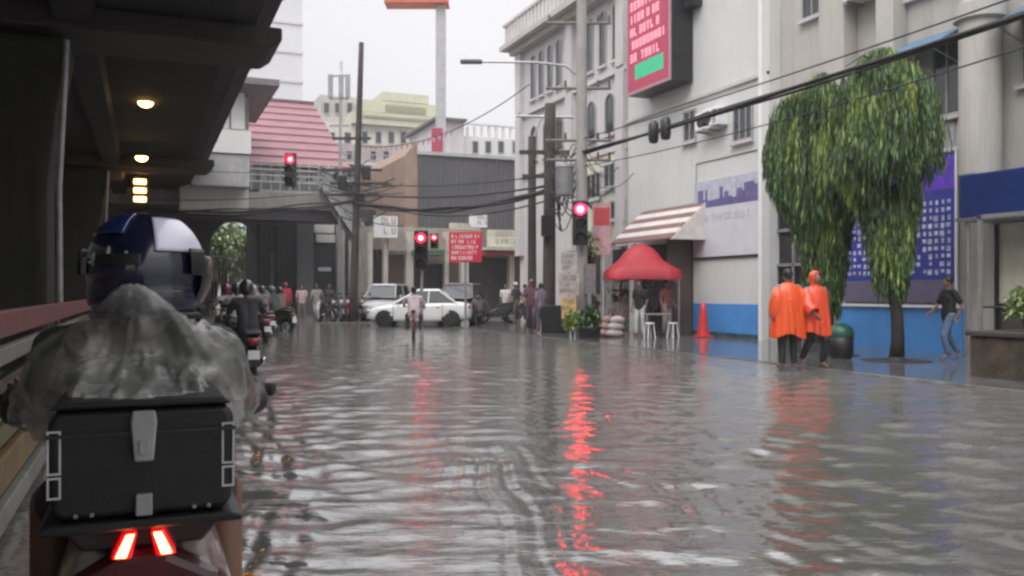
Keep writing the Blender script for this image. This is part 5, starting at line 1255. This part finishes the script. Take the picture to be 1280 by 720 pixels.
# ================================================================ street things
def street_things():
    # red pop-up tent
    d = 27; p = P(801, d); t = thing('market_tent', 'red pop-up tent on the pavement beside the white wall', 'tent', p, -YAW)
    RC = mat('red tent fabric', (.42,.018,.032), .55, var=.2, scale=2, bump=.2)
    a, e, z0, zt = 1.06, .85, 1.80, 2.80; n = 12; vs = []; lv = [(1.02,1.73),(1.0,2.0),(.84,2.13),(.64,2.30),(.50,2.50),(.34,2.66),(.12,2.76),(.001,2.78)]
    for s, z in lv:
        for k in range(4*6):
            q = k/24*4; i = int(q); f = q-i; c = [(-1,-1),(1,-1),(1,1),(-1,1),(-1,-1)]; x = c[i][0]*(1-f)+c[i+1][0]*f; y = c[i][1]*(1-f)+c[i+1][1]*f
            rnd = 1-.26*(1-max(0,min(1,(s-.3)/.7)))*(abs(x*y)); drop = .05*(abs(x*y)) if s > .9 else .0
            vs.append((x*a*s*rnd, y*e*s*rnd, z-drop*0 + (0 if s>.9 else .04*(1-abs(x*y)))))
    fs = [(i*24+k, i*24+(k+1)%24, (i+1)*24+(k+1)%24, (i+1)*24+k) for i in range(len(lv)-1) for k in range(24)]
    MB().add(vs, fs).build('canopy', RC, t, smooth=True)
    for x in (-1,1):
        for y in (-1,1): MB().tube([(x*(a-.04),y*(e-.04),0),(x*(a-.04),y*(e-.04),z0+.1)], .025, 6).build('leg', STEEL, t)
    q = MB()
    for y in (-1,1): q.tube([(-a+.04,y*(e-.04),z0-.15),(0,y*(e-.04),z0+.06),(a-.04,y*(e-.04),z0-.15)], .014, 5)
    q.build('truss', STEEL, t)
    # tables/goods under the tent
    t = thing('vendor_table', 'low vendor table with grey top under the red tent', 'table', P(822,25.9,.018), -YAW)
    MB().box(-.38,.38,-.25,.25,.66,.70).build('top', mat('grey table top', (.25,.22,.22), .5), t, bevel=.01)
    for x in (-.34,.34):
        for y in (-.21,.21): MB().box(x-.015,x+.015,y-.015,y+.015,0,.66).build('leg', STEEL, t)
    for i,(px,dd,l) in enumerate(((812,25.6,'white plastic stool left of the vendor table'),(841,25.7,'white plastic stool right of the vendor table'))):
        t = thing('plastic_stool', l, 'stool', P(px,dd,.018), .3*i, 'white plastic stools')
        MB().lathe([(.001,.44),(.14,.44),(.15,.42),(.14,.40)], 'Z', 14).build('seat', WHITE, t)
        for k in range(4): an = math.pi/4+k*math.pi/2; MB().tube([(.11*math.cos(an),.11*math.sin(an),.42),(.17*math.cos(an),.17*math.sin(an),0)], .018, 6).build('leg', WHITE, t)
    # tall red cone
    t = thing('traffic_cone', 'tall narrow red cone against the blue base of the white wall', 'cone', P(879,26.0,.018), 0)
    MB().box(-.22,.22,-.22,.22,0,.05).build('base', REDP, t, bevel=.01); MB().lathe([(.19,.05),(.15,.25),(.09,.8),(.06,1.02),(.001,1.03)], 'Z', 22).build('cone', mat('red cone plastic', (.62,.035,.03), .4), t, smooth=True)
    MB().lathe([(.128,.42),(.106,.62)], 'Z', 22).build('band', mat('worn band', (.55,.12,.10), .4), t, smooth=True)
    # barrel with green lid by the trees
    t = thing('litter_bin', 'round dark bin with green lid behind the orange ponchos', 'bin', P(1051,17.7,.018), 0)
    MB().lathe([(.20,0),(.24,.1),(.25,.45),(.23,.46)], 'Z', 22).build('drum', BLACKP, t, smooth=True)
    MB().lathe([(.26,.44),(.26,.50),(.22,.62),(.10,.70),(.001,.71)], 'Z', 22).build('lid', mat('dark green plastic', (.01,.075,.045), .4), t, smooth=True)
    # red notice sign
    p = P(582,31); t = thing('red_notice_sign', 'red square sign with white lines of lettering on a post in the junction', 'sign', p, -YAW)
    za, zb = Z(328,31), Z(290,31); w_ = 20.5/FX*31
    MB().tube([(0,0,-.1),(0,0,zb)], .04, 8).build_each('post', STEEL, t)
    MB().box(-w_,w_,-.09,-.05,za,zb).build('board', mat('red sign enamel', (.55,.02,.05), .4, emit=(.6,.02,.06), es=.0), t, bevel=.02)
    g = MB(); glyph_rows(g, -w_+.08, w_-.06, za+.06, zb-.06, 5, lambda u,z: (u,-.093,z), 8, .95, .15); g.build('lettering', WHITE, t)
    # boxes at the foot of the timber poles, posters, planting
    t = thing('switch_box', 'black steel cabinet at the foot of the stout timber pole', 'cabinet', P(693,28.6,0), -YAW)
    MB().box(-.42,.42,-.2,.2,-.1,.92).build('case', BLACKM, t, bevel=.02); MB().box(-.38,-.01,-.215,-.201,.05,.86).build('door', BLACKP, t); MB().box(.01,.38,-.215,-.201,.05,.86).build('door', BLACKP, t)
    t = thing('poster_board', 'narrow stack of faded pale posters tied to the concrete pole', 'poster board', P(711,26.3,0), -YAW)
    MB().box(-.03,.03,-.03,.03,-.1,2.6).build_each('post', STEEL, t)
    for k,(z0,z1,c,wd) in enumerate(((1.95,2.55,(.40,.38,.36),.24),(1.25,1.9,(.42,.35,.34),.30),(.55,1.2,(.55,.34,.14),.22))):
        o = MB().box(-wd,wd,-.06,-.031,z0,z1).build('poster', mat('faded poster %d' % k, c, .7, var=.3, scale=6), t)
        g = MB(); glyph_rows(g, -wd+.04, wd-.04, z0+.05, z1-.04, 3, lambda u,z: (u,-.063,z), 30+k, .8, .2); g.build('lettering', mat('faded ink', (.2,.17,.17), .8), o)
    t = thing('pink_sign', 'faded pink board beside the right-hand traffic light', 'sign', P(752,27.2,0), -YAW)
    MB().box(-.03,.03,.0,.05,-.1,4.0).build_each('post', STEEL, t); MB().box(-.28,.28,-.05,-.0,2.5,4.1).build('board', mat('faded pink board', (.50,.30,.32), .6, var=.2, streak=.3), t)
    MB().box(-.24,.24,-.055,-.0505,3.4,3.95).build('red_panel', REDP, t)
    bush('potted_shrub', 'yellow green shrub at the foot of the concrete pole', P(716,25.9,.02), .33, .75, 420, LEAFY, 60, L0=.13)
    bush('potted_shrub', 'dark green shrub right of the concrete pole near the kerb', P(737,25.3,.02), .36, .95, 420, LEAF, 61, L0=.13)
    bush('climbing_plant', 'pale green climber around the middle of the concrete pole', P(738,27.4,2.0), .5, 1.3, 420, LEAFB, 62, cat='plant', L0=.13)
    for i,(px,dd) in enumerate(((716,25.9),(737,25.3))):
        pass
    t = thing('planter_tub', 'dark round planter tub under the shrub right of the concrete pole', 'planter', P(737,25.3,.0), 0)
    MB().lathe([(.26,-.05),(.34,.30),(.36,.36),(.31,.36),(.30,.28),(.001,.28)], 'Z', 20).build('tub', BLACKP, t, smooth=True)
    # guard planter at right
    X0, Y1 = 12.05, 10.1; BR = mat('mossy brown stone', (.085,.062,.045), .8, var=.6, scale=3.5, streak=.5, bump=.6)
    t = thing('stone_planter', 'mossy brown stone planter box at the right edge of the view', 'planter', (0,0,0))
    q = MB(); q.box(X0,X0+1.6,3,Y1,-.1,.66); q.build('wall', BR, t, bevel=.03)
    MB().box(X0-.05,X0+1.65,2.95,Y1+.05,.661,.74).build('coping', mat('dark coping stone', (.06,.055,.05), .6, var=.3, bump=.3), t, bevel=.015)
    fr = MB()
    for y in (Y1-.15, Y1-1.5, Y1-2.9, Y1-4.3): fr.box(X0+.03,X0+.08,y-.03,y+.03,.74,2.55)
    fr.box(X0+.03,X0+.08,5,Y1-.12,2.5,2.56); t2 = thing('steel_frame', 'slim pale steel frame standing on the stone planter', 'frame', (0,0,0)); fr.build('bars', STEEL, t2)
    for i,(y,dx,h,l) in enumerate(((Y1-.6,.5,.65,'leafy plant at the corner of the stone planter'),(Y1-1.5,.7,.5,'second leafy plant in the stone planter behind the steel frame'),(Y1-2.4,.5,.7,'third leafy plant in the stone planter at the frame edge'))):
        bush('planter_plant', l, (X0+dx,y,.74), .35, h, 350, LEAF if i else LEAFB, 70+i, 'plant', group='plants in the stone planter', L0=.14)
    # bollard-like gas cylinders/goods on the pavement near posters
    for i,(px,dd,c,l) in enumerate(((757,26.4,(.30,.20,.18),'brown sack pile left of the red tent'),(768,26.0,(.40,.34,.34),'pale sack pile at the left leg of the red tent'))):
        q = MB()
        for k in range(3): q.ell((.05*k,0,.12+.2*k), (.30-.03*k,.2,.13), 14, 8)
        tag(obj_me('sack_pile', remesh(q, 'sack_pile', .03, 2), mat('sacking %d' % i, c, .85, bump=.4)), l, 'sacks', 'sack piles'); bpy.data.objects[-1] if False else None
        o = [x for x in COL.objects if x.name.startswith('sack_pile')][-1]; o.location = P(px,dd,.0)
    # median barrier at the far left
    t = thing('median_barrier', 'low metal rail barrier with red, white, black and yellow bands at the left edge', 'barrier', (0,0,0))
    XB = -.74
    bands = [(1.10,1.25,mat('pinkish red rail paint',(.15,.04,.045),.45,var=.2)),(.95,1.05,mat('dirty white rail paint',(.18,.18,.16),.5,var=.3,streak=.4)),(.76,.88,BLACKM),(.66,.70,CONC_L),(.52,.62,mat('olive rail',(.10,.09,.04),.6)),(.26,.46,mat('worn yellow rail paint',(.15,.105,.035),.5,var=.5)),(.05,.18,mat('dirty white rail paint',(.2,.2,.19),.5))]
    for z0,z1,m_ in bands: MB().box(XB-.03,XB+.03,-2,17,z0,z1).build('rail', m_, t, bevel=.012)
    q = MB()
    for y in np.arange(-1.5,17,2.4): q.box(XB-.11,XB-.035,y,y+.09,-.12,1.2)
    q.build_each('posts', mat('rusty brown post',(.12,.06,.045),.7,var=.4), t)
street_things()
# ================================================================ the foreground rider
def hero():
    yb = P(190,1.87).y                                  # rear face of the top box
    cx = P(180,1.87).x
    t = thing('motorcycle', 'nearest motorcycle seen from behind with a big black top box and lit tail lights', 'motorcycle', (cx,yb,0), 0)
    box = MB(); prof = [(-.163,.875),(.163,.875),(.178,.90),(.186,1.02),(.182,1.08),(.170,1.105),(-.170,1.105),(-.182,1.08),(-.186,1.02),(-.178,.90)]
    o = MB().prism(prof, .0, .40, 'XZ').build('top_box', BLACKP, t, bevel=.016, seg=4)
    MB().prism([(-.178,1.107),(.178,1.107),(.165,1.122),(-.165,1.122)], -.012, .41, 'XZ').build('lid', BLACKP, o, bevel=.012, seg=3)
    MB().box(-.186,.186,-.010,.41,1.050,1.057).build('lid_seam', BLACKM, o)
    MB().prism([(-.175,.873),(.175,.873),(.195,.868),(.203,.860),(.195,.852),(-.195,.852),(-.203,.860),(-.195,.868)], -.02, .39, 'XZ').build('base_tray', BLACKP, o, bevel=.008)
    MB().prism([(-.19,.850),(.19,.850),(.15,.835),(.12,.80),(-.12,.80),(-.15,.835)], .04, .30, 'XZ').build('carrier', BLACKM, o, bevel=.008)
    sil = mat('brushed grey latch', (.36,.37,.36), .4, metal=.3, var=.15, scale=12)
    MB().prism([(-.022,1.100),(-.026,1.078),(-.019,.995),(.019,.995),(.026,1.078),(.022,1.100)], -.024, -.0005, 'XZ').build('latch', sil, o, bevel=.004)
    MB().box(-.0165,.0165,-.020,-.0005,.880,.925).build('lower_latch', sil, o, bevel=.003)
    MB().box(-.010,.010,-.028,-.0245,1.01,1.04).build('key_plate', STEEL, o, bevel=.001)
    rf = mat('white reflective tape', (.6,.6,.6), .35)
    for s in (-1,1):
        q = MB(); a, b = s*.170-.013, s*.170+.013
        for z0,z1 in ((.975,1.065),(.925,.970)):
            q.box(a,b,-.004,-.0005,z1-.004,z1).box(a,b,-.004,-.0005,z0,z0+.004).box(a,a+.004,-.004,-.0005,z0+.004,z1-.004).box(b-.004,b,-.004,-.0005,z0+.004,z1-.004)
        q.build_each('reflective_outline', rf, o)
    for x in (-.13,-.10,.10,.13): MB().lathe([(.001,-.004),(.004,-.004),(.005,0)], 'Y', 8, (x,-.0005,.887)).build('rivet', STEEL, o)
    # tail
    tail = mat('dark maroon fairing', (.045,.008,.012), .3, coat=.6)
    MB().prism([(-.05,.80),(-.16,.74),(-.20,.66),(-.17,.56),(-.08,.50),(.08,.50),(.17,.56),(.20,.66),(.16,.74),(.05,.80)], .02, .62, 'XZ').build('tail_fairing', tail, t, bevel=.03, seg=3)
    lit = mat('lit tail lamp', (.8,.1,.03), .3, emit=(1,.12,.03), es=16); litc = mat('lit tail lamp core', (1,.6,.3), .3, emit=(1,.42,.16), es=30); hal = mat('red lamp glass', (.35,.004,.01), .15, emit=(.8,.0,.01), es=.55, coat=1)
    for s in (-1,1):
        g = MB().prism([(s*.012,.848),(s*.040,.848),(s*.066,.790),(s*.024,.788)][::s], -.012, .05, 'XZ').build('tail_light', hal, t, bevel=.008)
        MB().prism([(s*.018,.843),(s*.034,.843),(s*.056,.796),(s*.034,.795)][::s], -.018, -.0125, 'XZ').build('lamp', lit, g, bevel=.002)
        MB().prism([(s*.022,.839),(s*.030,.839),(s*.050,.800),(s*.039,.800)][::s], -.022, -.0185, 'XZ').build('lamp_core', litc, g)
        MB().tube([(s*.13,.05,.70),(s*.20,.03,.70)], .01, 6).ell((s*.22,.02,.70), (.03,.02,.02), 12, 8).build('indicator', mat('amber lens', (.4,.13,.02), .2), t, smooth=True)
    MB().prism([(-.09,.50),(.09,.50),(.10,.30),(-.10,.30)], .0, .03, 'XZ').build('mudguard', BLACKP, t)
    MB().box(-.10,.10,-.012,-.0005,.56,.66).build('number_plate', WHITE, t, bevel=.003)
    wheel(t, (0,.30,.24), .30, .13); wheel(t, (0,1.50,.24), .30, .11)
    MB().prism([(.38,.70),(.6,.78),(.9,.74),(1.1,.58),(1.25,.5),(1.38,.8),(1.42,1.02),(1.52,1.0),(1.62,.7),(1.5,.45),(1.2,.30),(.6,.28),(.45,.5)], -.14, .14, 'YZ').build('fairing', tail, t, bevel=.04, seg=3)
    MB().prism([(.34,.80),(.9,.82),(1.0,.76),(.9,.72),(.36,.72)], -.14, .14, 'YZ').build('seat', BLACKP, t, bevel=.03, seg=3)
    hb = MB().tube([(-.38,1.05,1.02),(-.2,1.2,1.03),(0,1.24,1.0),(.2,1.2,1.03),(.38,1.05,1.02)], .014, 8).build('handlebar', BLACKM, t, smooth=True)
    for s in (-1,1):
        MB().tube([(s*.28,1.13,1.03),(s*.40,1.04,1.02)], .021, 10).build('grip', RUBBER, t, smooth=True)
        MB().tube([(s*.26,1.14,1.04),(s*.33,1.16,1.02)], .008, 6).ell((s*.35,1.16,1.0), (.06,.018,.036), 14, 9).build('mirror', BLACKM, t, smooth=True)
        MB().tube([(s*.06,1.5,.24),(s*.06,1.38,.9)], .026, 8).build('fork', CHROME, t)
    MB().tube([(.16,.9,.3),(.18,.4,.28),(.19,-.0,.36)], [.025,.05,.055], 12).build('exhaust', CHROME, t, smooth=True)

    # ---------------- rider
    r = thing('person', 'nearest rider in grey translucent raincoat and dark blue helmet, seen from behind', 'person', (cx-.012, yb, 0), 0)
    sk = mat('rider brown skin', (.20,.105,.07), .5, var=.12, scale=9)
    b = MB(); ex = MB()
    def C(a, d, ra, rb): cap(b, a, d, ra, rb, 14)
    for x in (-.07,.07): C((x,.60,.84),(x,.60,1.0),.11,.10); C((x,.60,1.0),(x*1.3,.60,1.16),.10,.10)
    C((-.20,.60,1.20),(0,.60,1.20),.06,.08); C((.20,.60,1.20),(0,.60,1.20),.06,.08); C((0,.60,1.20),(0,.56,1.32),.075,.06)
    for s in (-1,1):
        C((s*.19,.60,1.19),(s*.262,.70,1.02),.055,.042); C((s*.262,.70,1.02),(s*.335,1.02,1.01),.042,.028)
        C((s*.10,.60,.80),(s*.235,.86,.74),.085,.062); C((s*.235,.86,.74),(s*.25,.80,.36),.062,.042); C((s*.25,.80,.36),(s*.25,.96,.32),.042,.038)
        # hand closed round the grip
        hand_geo(b, ex, (s*.345,1.00,1.03), (0,1,.0), (-s,0,0), 1.15, 1.05)
    hc = Vector((.025,.55,1.40)); yaw = R(-24); Mh = Matrix.Rotation(yaw, 3, 'Z')
    def hp(x, y, z): return hc + Mh @ Vector((x,y,z))
    b.ell(hc, (.078,.095,.115), 18, 12, Matrix.Rotation(yaw,4,'Z')); b.ell(hp(0,.06,-.06), (.055,.05,.05)); b.ell(hp(0,.105,-.015), (.016,.024,.028), 10, 8)
    for s in (-1,1): ex.ell(hp(s*.032,.088,.01), (.014,.009,.009), 8, 6)
    ex.ell(hp(0,.095,-.055), (.027,.009,.009), 8, 5)
    obj_me('body', remesh(b, 'body', .013, 4, ex), sk, r)
    # helmet: shell grown as one surface with rim, then panel, visor
    navy = mat('dark blue helmet shell', (.011,.012,.036), .22, var=.3, scale=3, coat=.8)
    q = MB().ell((0,-.015,.012), (.148,.172,.150), 40, 26); q.ell((0,-.03,-.06), (.142,.150,.095), 32, 18)
    me = remesh(q, 'helmet', .008, 5)
    bm = bmesh.new(); bm.from_mesh(me)
    dl = [v for v in bm.verts if (v.co.y > .075 and -.10 < v.co.z < .055) or v.co.z < -.118]
    bmesh.ops.delete(bm, geom=dl, context='VERTS'); bm.to_mesh(me); bm.free()
    hl = obj_me('helmet', me, navy, r); hl.location = hc; hl.rotation_euler.z = yaw
    md = hl.modifiers.new('th','SOLIDIFY'); md.thickness = .012
    def shellpatch(name, m_, az0, az1, el0, el1, off, parent, n=16, mm=12):
        vs = []
        for i in range(mm+1):
            el = R(el0+(el1-el0)*i/mm)
            for k in range(n+1):
                az = R(az0+(az1-az0)*k/n); A, B, C_ = .148+off, .172+off, .150+off
                vs.append((A*math.cos(el)*math.sin(az), -.015-B*math.cos(el)*math.cos(az), .012+C_*math.sin(el)))
        fs = [(i*(n+1)+k, i*(n+1)+k+1, (i+1)*(n+1)+k+1, (i+1)*(n+1)+k) for i in range(mm) for k in range(n)]
        o = MB().add(vs, fs).build(name, m_, parent, smooth=True); md = o.modifiers.new('th','SOLIDIFY'); md.thickness = .004; md.offset = 1; return o
    # azimuth 0 = back of the head, + to the rider's right
    shellpatch('pale_panel', mat('lilac white helmet panel', (.72,.70,.84), .3, coat=.6, var=.08), 34, 92, 16, 58, .003, hl)
    shellpatch('blue_panel', mat('glossy blue helmet panel', (.015,.03,.13), .2, coat=.7), -62, 2, 34, 66, .003, hl)
    shellpatch('rear_vent', BLACKP, -22, 22, 2, 12, .006, hl)
    shellpatch('side_stripe', mat('olive grey decal', (.16,.17,.14), .4), -62, -40, -6, 10, .003, hl); shellpatch('side_stripe', mat('olive grey decal', (.16,.17,.14), .4), 40, 60, -28, -22, .004, hl)
    shellpatch('visor', mat('smoked visor', (.03,.028,.03), .08, alpha=.92, spec=.8), 82, 278, -34, 12, .012, hl, 30)
    shellpatch('visor_arm', BLACKP, 66, 86, -6, 18, .014, hl, 8, 6); shellpatch('visor_arm', BLACKP, 274, 294, -6, 18, .014, hl, 8, 6)
    dc = MB()
    for k,(a0,e0) in enumerate(((-34,10),(-28,10),(-22,9),(-10,16),(8,14),(14,9))):
        for e1 in range(2): dc.ell((.150*math.cos(R(e0-5*e1))*math.sin(R(a0)), -.015-.174*math.cos(R(e0-5*e1))*math.cos(R(a0)), .012+.152*math.sin(R(e0-5*e1))), (.005,.004,.011 if k % 2 else .005), 8, 5)
    dc.build('decal', mat('pale green decal', (.25,.32,.27), .4), hl)
    q = MB(); q.tube([(.132*math.sin(R(a)), -.015-.140*math.cos(R(a)), -.112) for a in range(-95,96,10)], .010, 8); q.build('rim', BLACKP, hl, smooth=True)
    MB().tube([(.135,.02,-.09),(.10,.07,-.14),(.0,.09,-.165),(-.10,.07,-.14),(-.135,.02,-.09)], .009, 6).build('chin_strap', BLACKP, hl)
    # shirt, shorts
    g = MB()
    for x in (-.07,.07): cap(g, (x,.60,.84),(x,.60,1.0),.122,.112); cap(g, (x,.60,1.0),(x*1.3,.60,1.16),.112,.112)
    for s in (-1,1): cap(g, (s*.20,.60,1.195),(0,.60,1.20),.068,.085); cap(g, (s*.19,.60,1.19),(s*.23,.66,1.09),.066,.062)
    obj_me('shirt', remesh(g, 'shirt', .015, 3), mat('dark green grey shirt', (.05,.055,.05), .85, var=.2), r)
    g = MB(); cap(g, (-.1,.60,.80),(.1,.60,.80),.105,.105)
    for s in (-1,1): cap(g, (s*.10,.60,.80),(s*.19,.78,.755),.10,.088)
    obj_me('shorts', remesh(g, 'shorts', .015, 3), mat('dark purple shorts', (.035,.028,.04), .85), r)
    # raincoat: one draped skin with folds
    g = MB()
    for x in (-.075,.075): cap(g, (x,.59,.90),(x,.58,1.02),.150,.145); cap(g, (x,.58,1.02),(x*1.3,.58,1.15),.145,.135)
    cap(g, (0,.56,1.16),(0,.51,1.29),.13,.095); g.ell((0,.47,1.245), (.115,.075,.085)); cap(g, (-.0,.39,1.26),(.0,.47,1.16),.05,.10)
    for x, z in ((-.12,1.22),(-.05,1.20),(.07,1.20),(.14,1.18)): cap(g, (-.015+x*.15,.350,1.355),(x,.45,z),.016,.055)
    g.ell((0,.26,1.115), (.165,.25,.024)); g.ell((0,.42,1.13), (.20,.16,.06))
    for s in (-1,1):
        cap(g, (s*.205,.53,1.125),(s*.06,.48,1.19),.075,.085); cap(g, (s*.205,.53,1.125),(s*.20,.52,1.02),.075,.07)
        cap(g, (s*.10,.46,1.14),(s*.13,.12,1.115),.05,.018)
        cap(g, (s*.17,.59,1.175),(0,.57,1.20),.085,.12); cap(g, (s*.20,.59,1.17),(s*.262,.68,1.03),.078,.066); cap(g, (s*.262,.68,1.03),(s*.285,.93,1.0),.062,.050)
        cap(g, (s*.12,.60,1.05),(s*.19,.64,1.05),.10,.07)
        cap(g, (s*.10,.62,.86),(s*.15,.74,.83),.10,.08)
    me = remesh(g, 'raincoat', .0075, 5)
    def fold(v):
        dx, dz = v.x+.005, 1.40-v.z; r_ = math.hypot(dx, dz); th = math.atan2(dx, dz)       # pleats run down and out from the hood
        a = mnoise.noise(Vector((th*2.4, r_*3, 2+v.y*2)))
        c_ = 1-abs(mnoise.noise(Vector((th*5.2+r_*2.2, r_*2.6, v.y*3+3))))*2.2; d_ = 1-abs(mnoise.noise(Vector((th*11+r_*5, r_*5, v.y*5+9))))*2.2
        e_ = 1-abs(mnoise.noise(Vector((v.x*15+v.z*21, v.y*12, v.z*17-v.x*9))))*2.6
        return (.012*a+.009*max(0,c_)**3+.006*max(0,d_)**2+.0045*max(0,e_)**2)*min(1, .35+r_*3)-.004
    displace(me, fold); displace(me, lambda v: .0008*mnoise.noise(v*60))
    m = bpy.data.materials.new('wet translucent raincoat'); m.use_nodes = True; nt_ = m.node_tree; p = nt_.nodes['Principled BSDF']
    p.inputs['Roughness'].default_value = .2; p.inputs['Coat Weight'].default_value = .5; p.inputs['Coat Roughness'].default_value = .12
    tc = nt_.nodes.new('ShaderNodeTexCoord'); n1 = nt_.nodes.new('ShaderNodeTexNoise'); n1.inputs['Scale'].default_value = 6; n1.inputs['Detail'].default_value = 5
    rp = nt_.nodes.new('ShaderNodeValToRGB'); rp.color_ramp.elements[0].position = .3; rp.color_ramp.elements[1].position = .7
    rp.color_ramp.elements[0].color = (.24,.24,.23,1); rp.color_ramp.elements[1].color = (.60,.595,.57,1)
    nt_.links.new(tc.outputs['Object'], n1.inputs['Vector']); nt_.links.new(n1.outputs[0], rp.inputs[0]); nt_.links.new(rp.outputs[0], p.inputs['Base Color'])
    ra = nt_.nodes.new('ShaderNodeMapRange'); ra.inputs[1].default_value = .3; ra.inputs[2].default_value = .7; ra.inputs[3].default_value = .25; ra.inputs[4].default_value = .74
    nt_.links.new(n1.outputs[0], ra.inputs[0]); nt_.links.new(ra.outputs[0], p.inputs['Alpha'])
    # water drops and fine crinkle
    v2 = nt_.nodes.new('ShaderNodeTexVoronoi'); v2.inputs['Scale'].default_value = 85; n2 = nt_.nodes.new('ShaderNodeTexNoise'); n2.inputs['Scale'].default_value = 20; n2.inputs['Detail'].default_value = 6; n2.inputs['Distortion'].default_value = 1.2
    b1 = nt_.nodes.new('ShaderNodeBump'); b1.inputs['Strength'].default_value = .8; b1.inputs['Distance'].default_value = .006
    b2 = nt_.nodes.new('ShaderNodeBump'); b2.inputs['Strength'].default_value = .3; b2.inputs['Distance'].default_value = .002
    for n_ in (v2, n2): nt_.links.new(tc.outputs['Object'], n_.inputs['Vector'])
    nt_.links.new(n2.outputs[0], b1.inputs['Height']); nt_.links.new(v2.outputs[0], b2.inputs['Height']); nt_.links.new(b1.outputs[0], b2.inputs['Normal']); nt_.links.new(b2.outputs[0], p.inputs['Normal'])
    obj_me('raincoat', me, m, r)
    for s in (-1,1):
        g = MB(); cap(g, (s*.345,1.0,1.03),(s*.345,1.07,1.035),.040,.036); cap(g, (s*.34,.93,1.0),(s*.345,1.0,1.025),.045,.038)
        obj_me('glove', remesh(g, 'glove', .01, 3), mat('black rubber glove', (.03,.026,.026), .5), r)
hero()

# ================================================================ rain haze
def haze():
    m = bpy.data.materials.new('rain haze'); m.use_nodes = True; t = m.node_tree; t.nodes.clear()
    o = t.nodes.new('ShaderNodeOutputMaterial'); v = t.nodes.new('ShaderNodeVolumePrincipled')
    v.inputs['Color'].default_value = (.93,.92,.95,1); v.inputs['Density'].default_value = HAZE; v.inputs['Anisotropy'].default_value = .2
    t.links.new(v.outputs[0], o.inputs['Volume'])
    h = MB().box(-40, 60, -45, 125, -1.14, 60).build('haze', m); h['kind'] = 'stuff'; h['label'] = 'thin rain haze filling the street'
if HAZE > 0: haze()
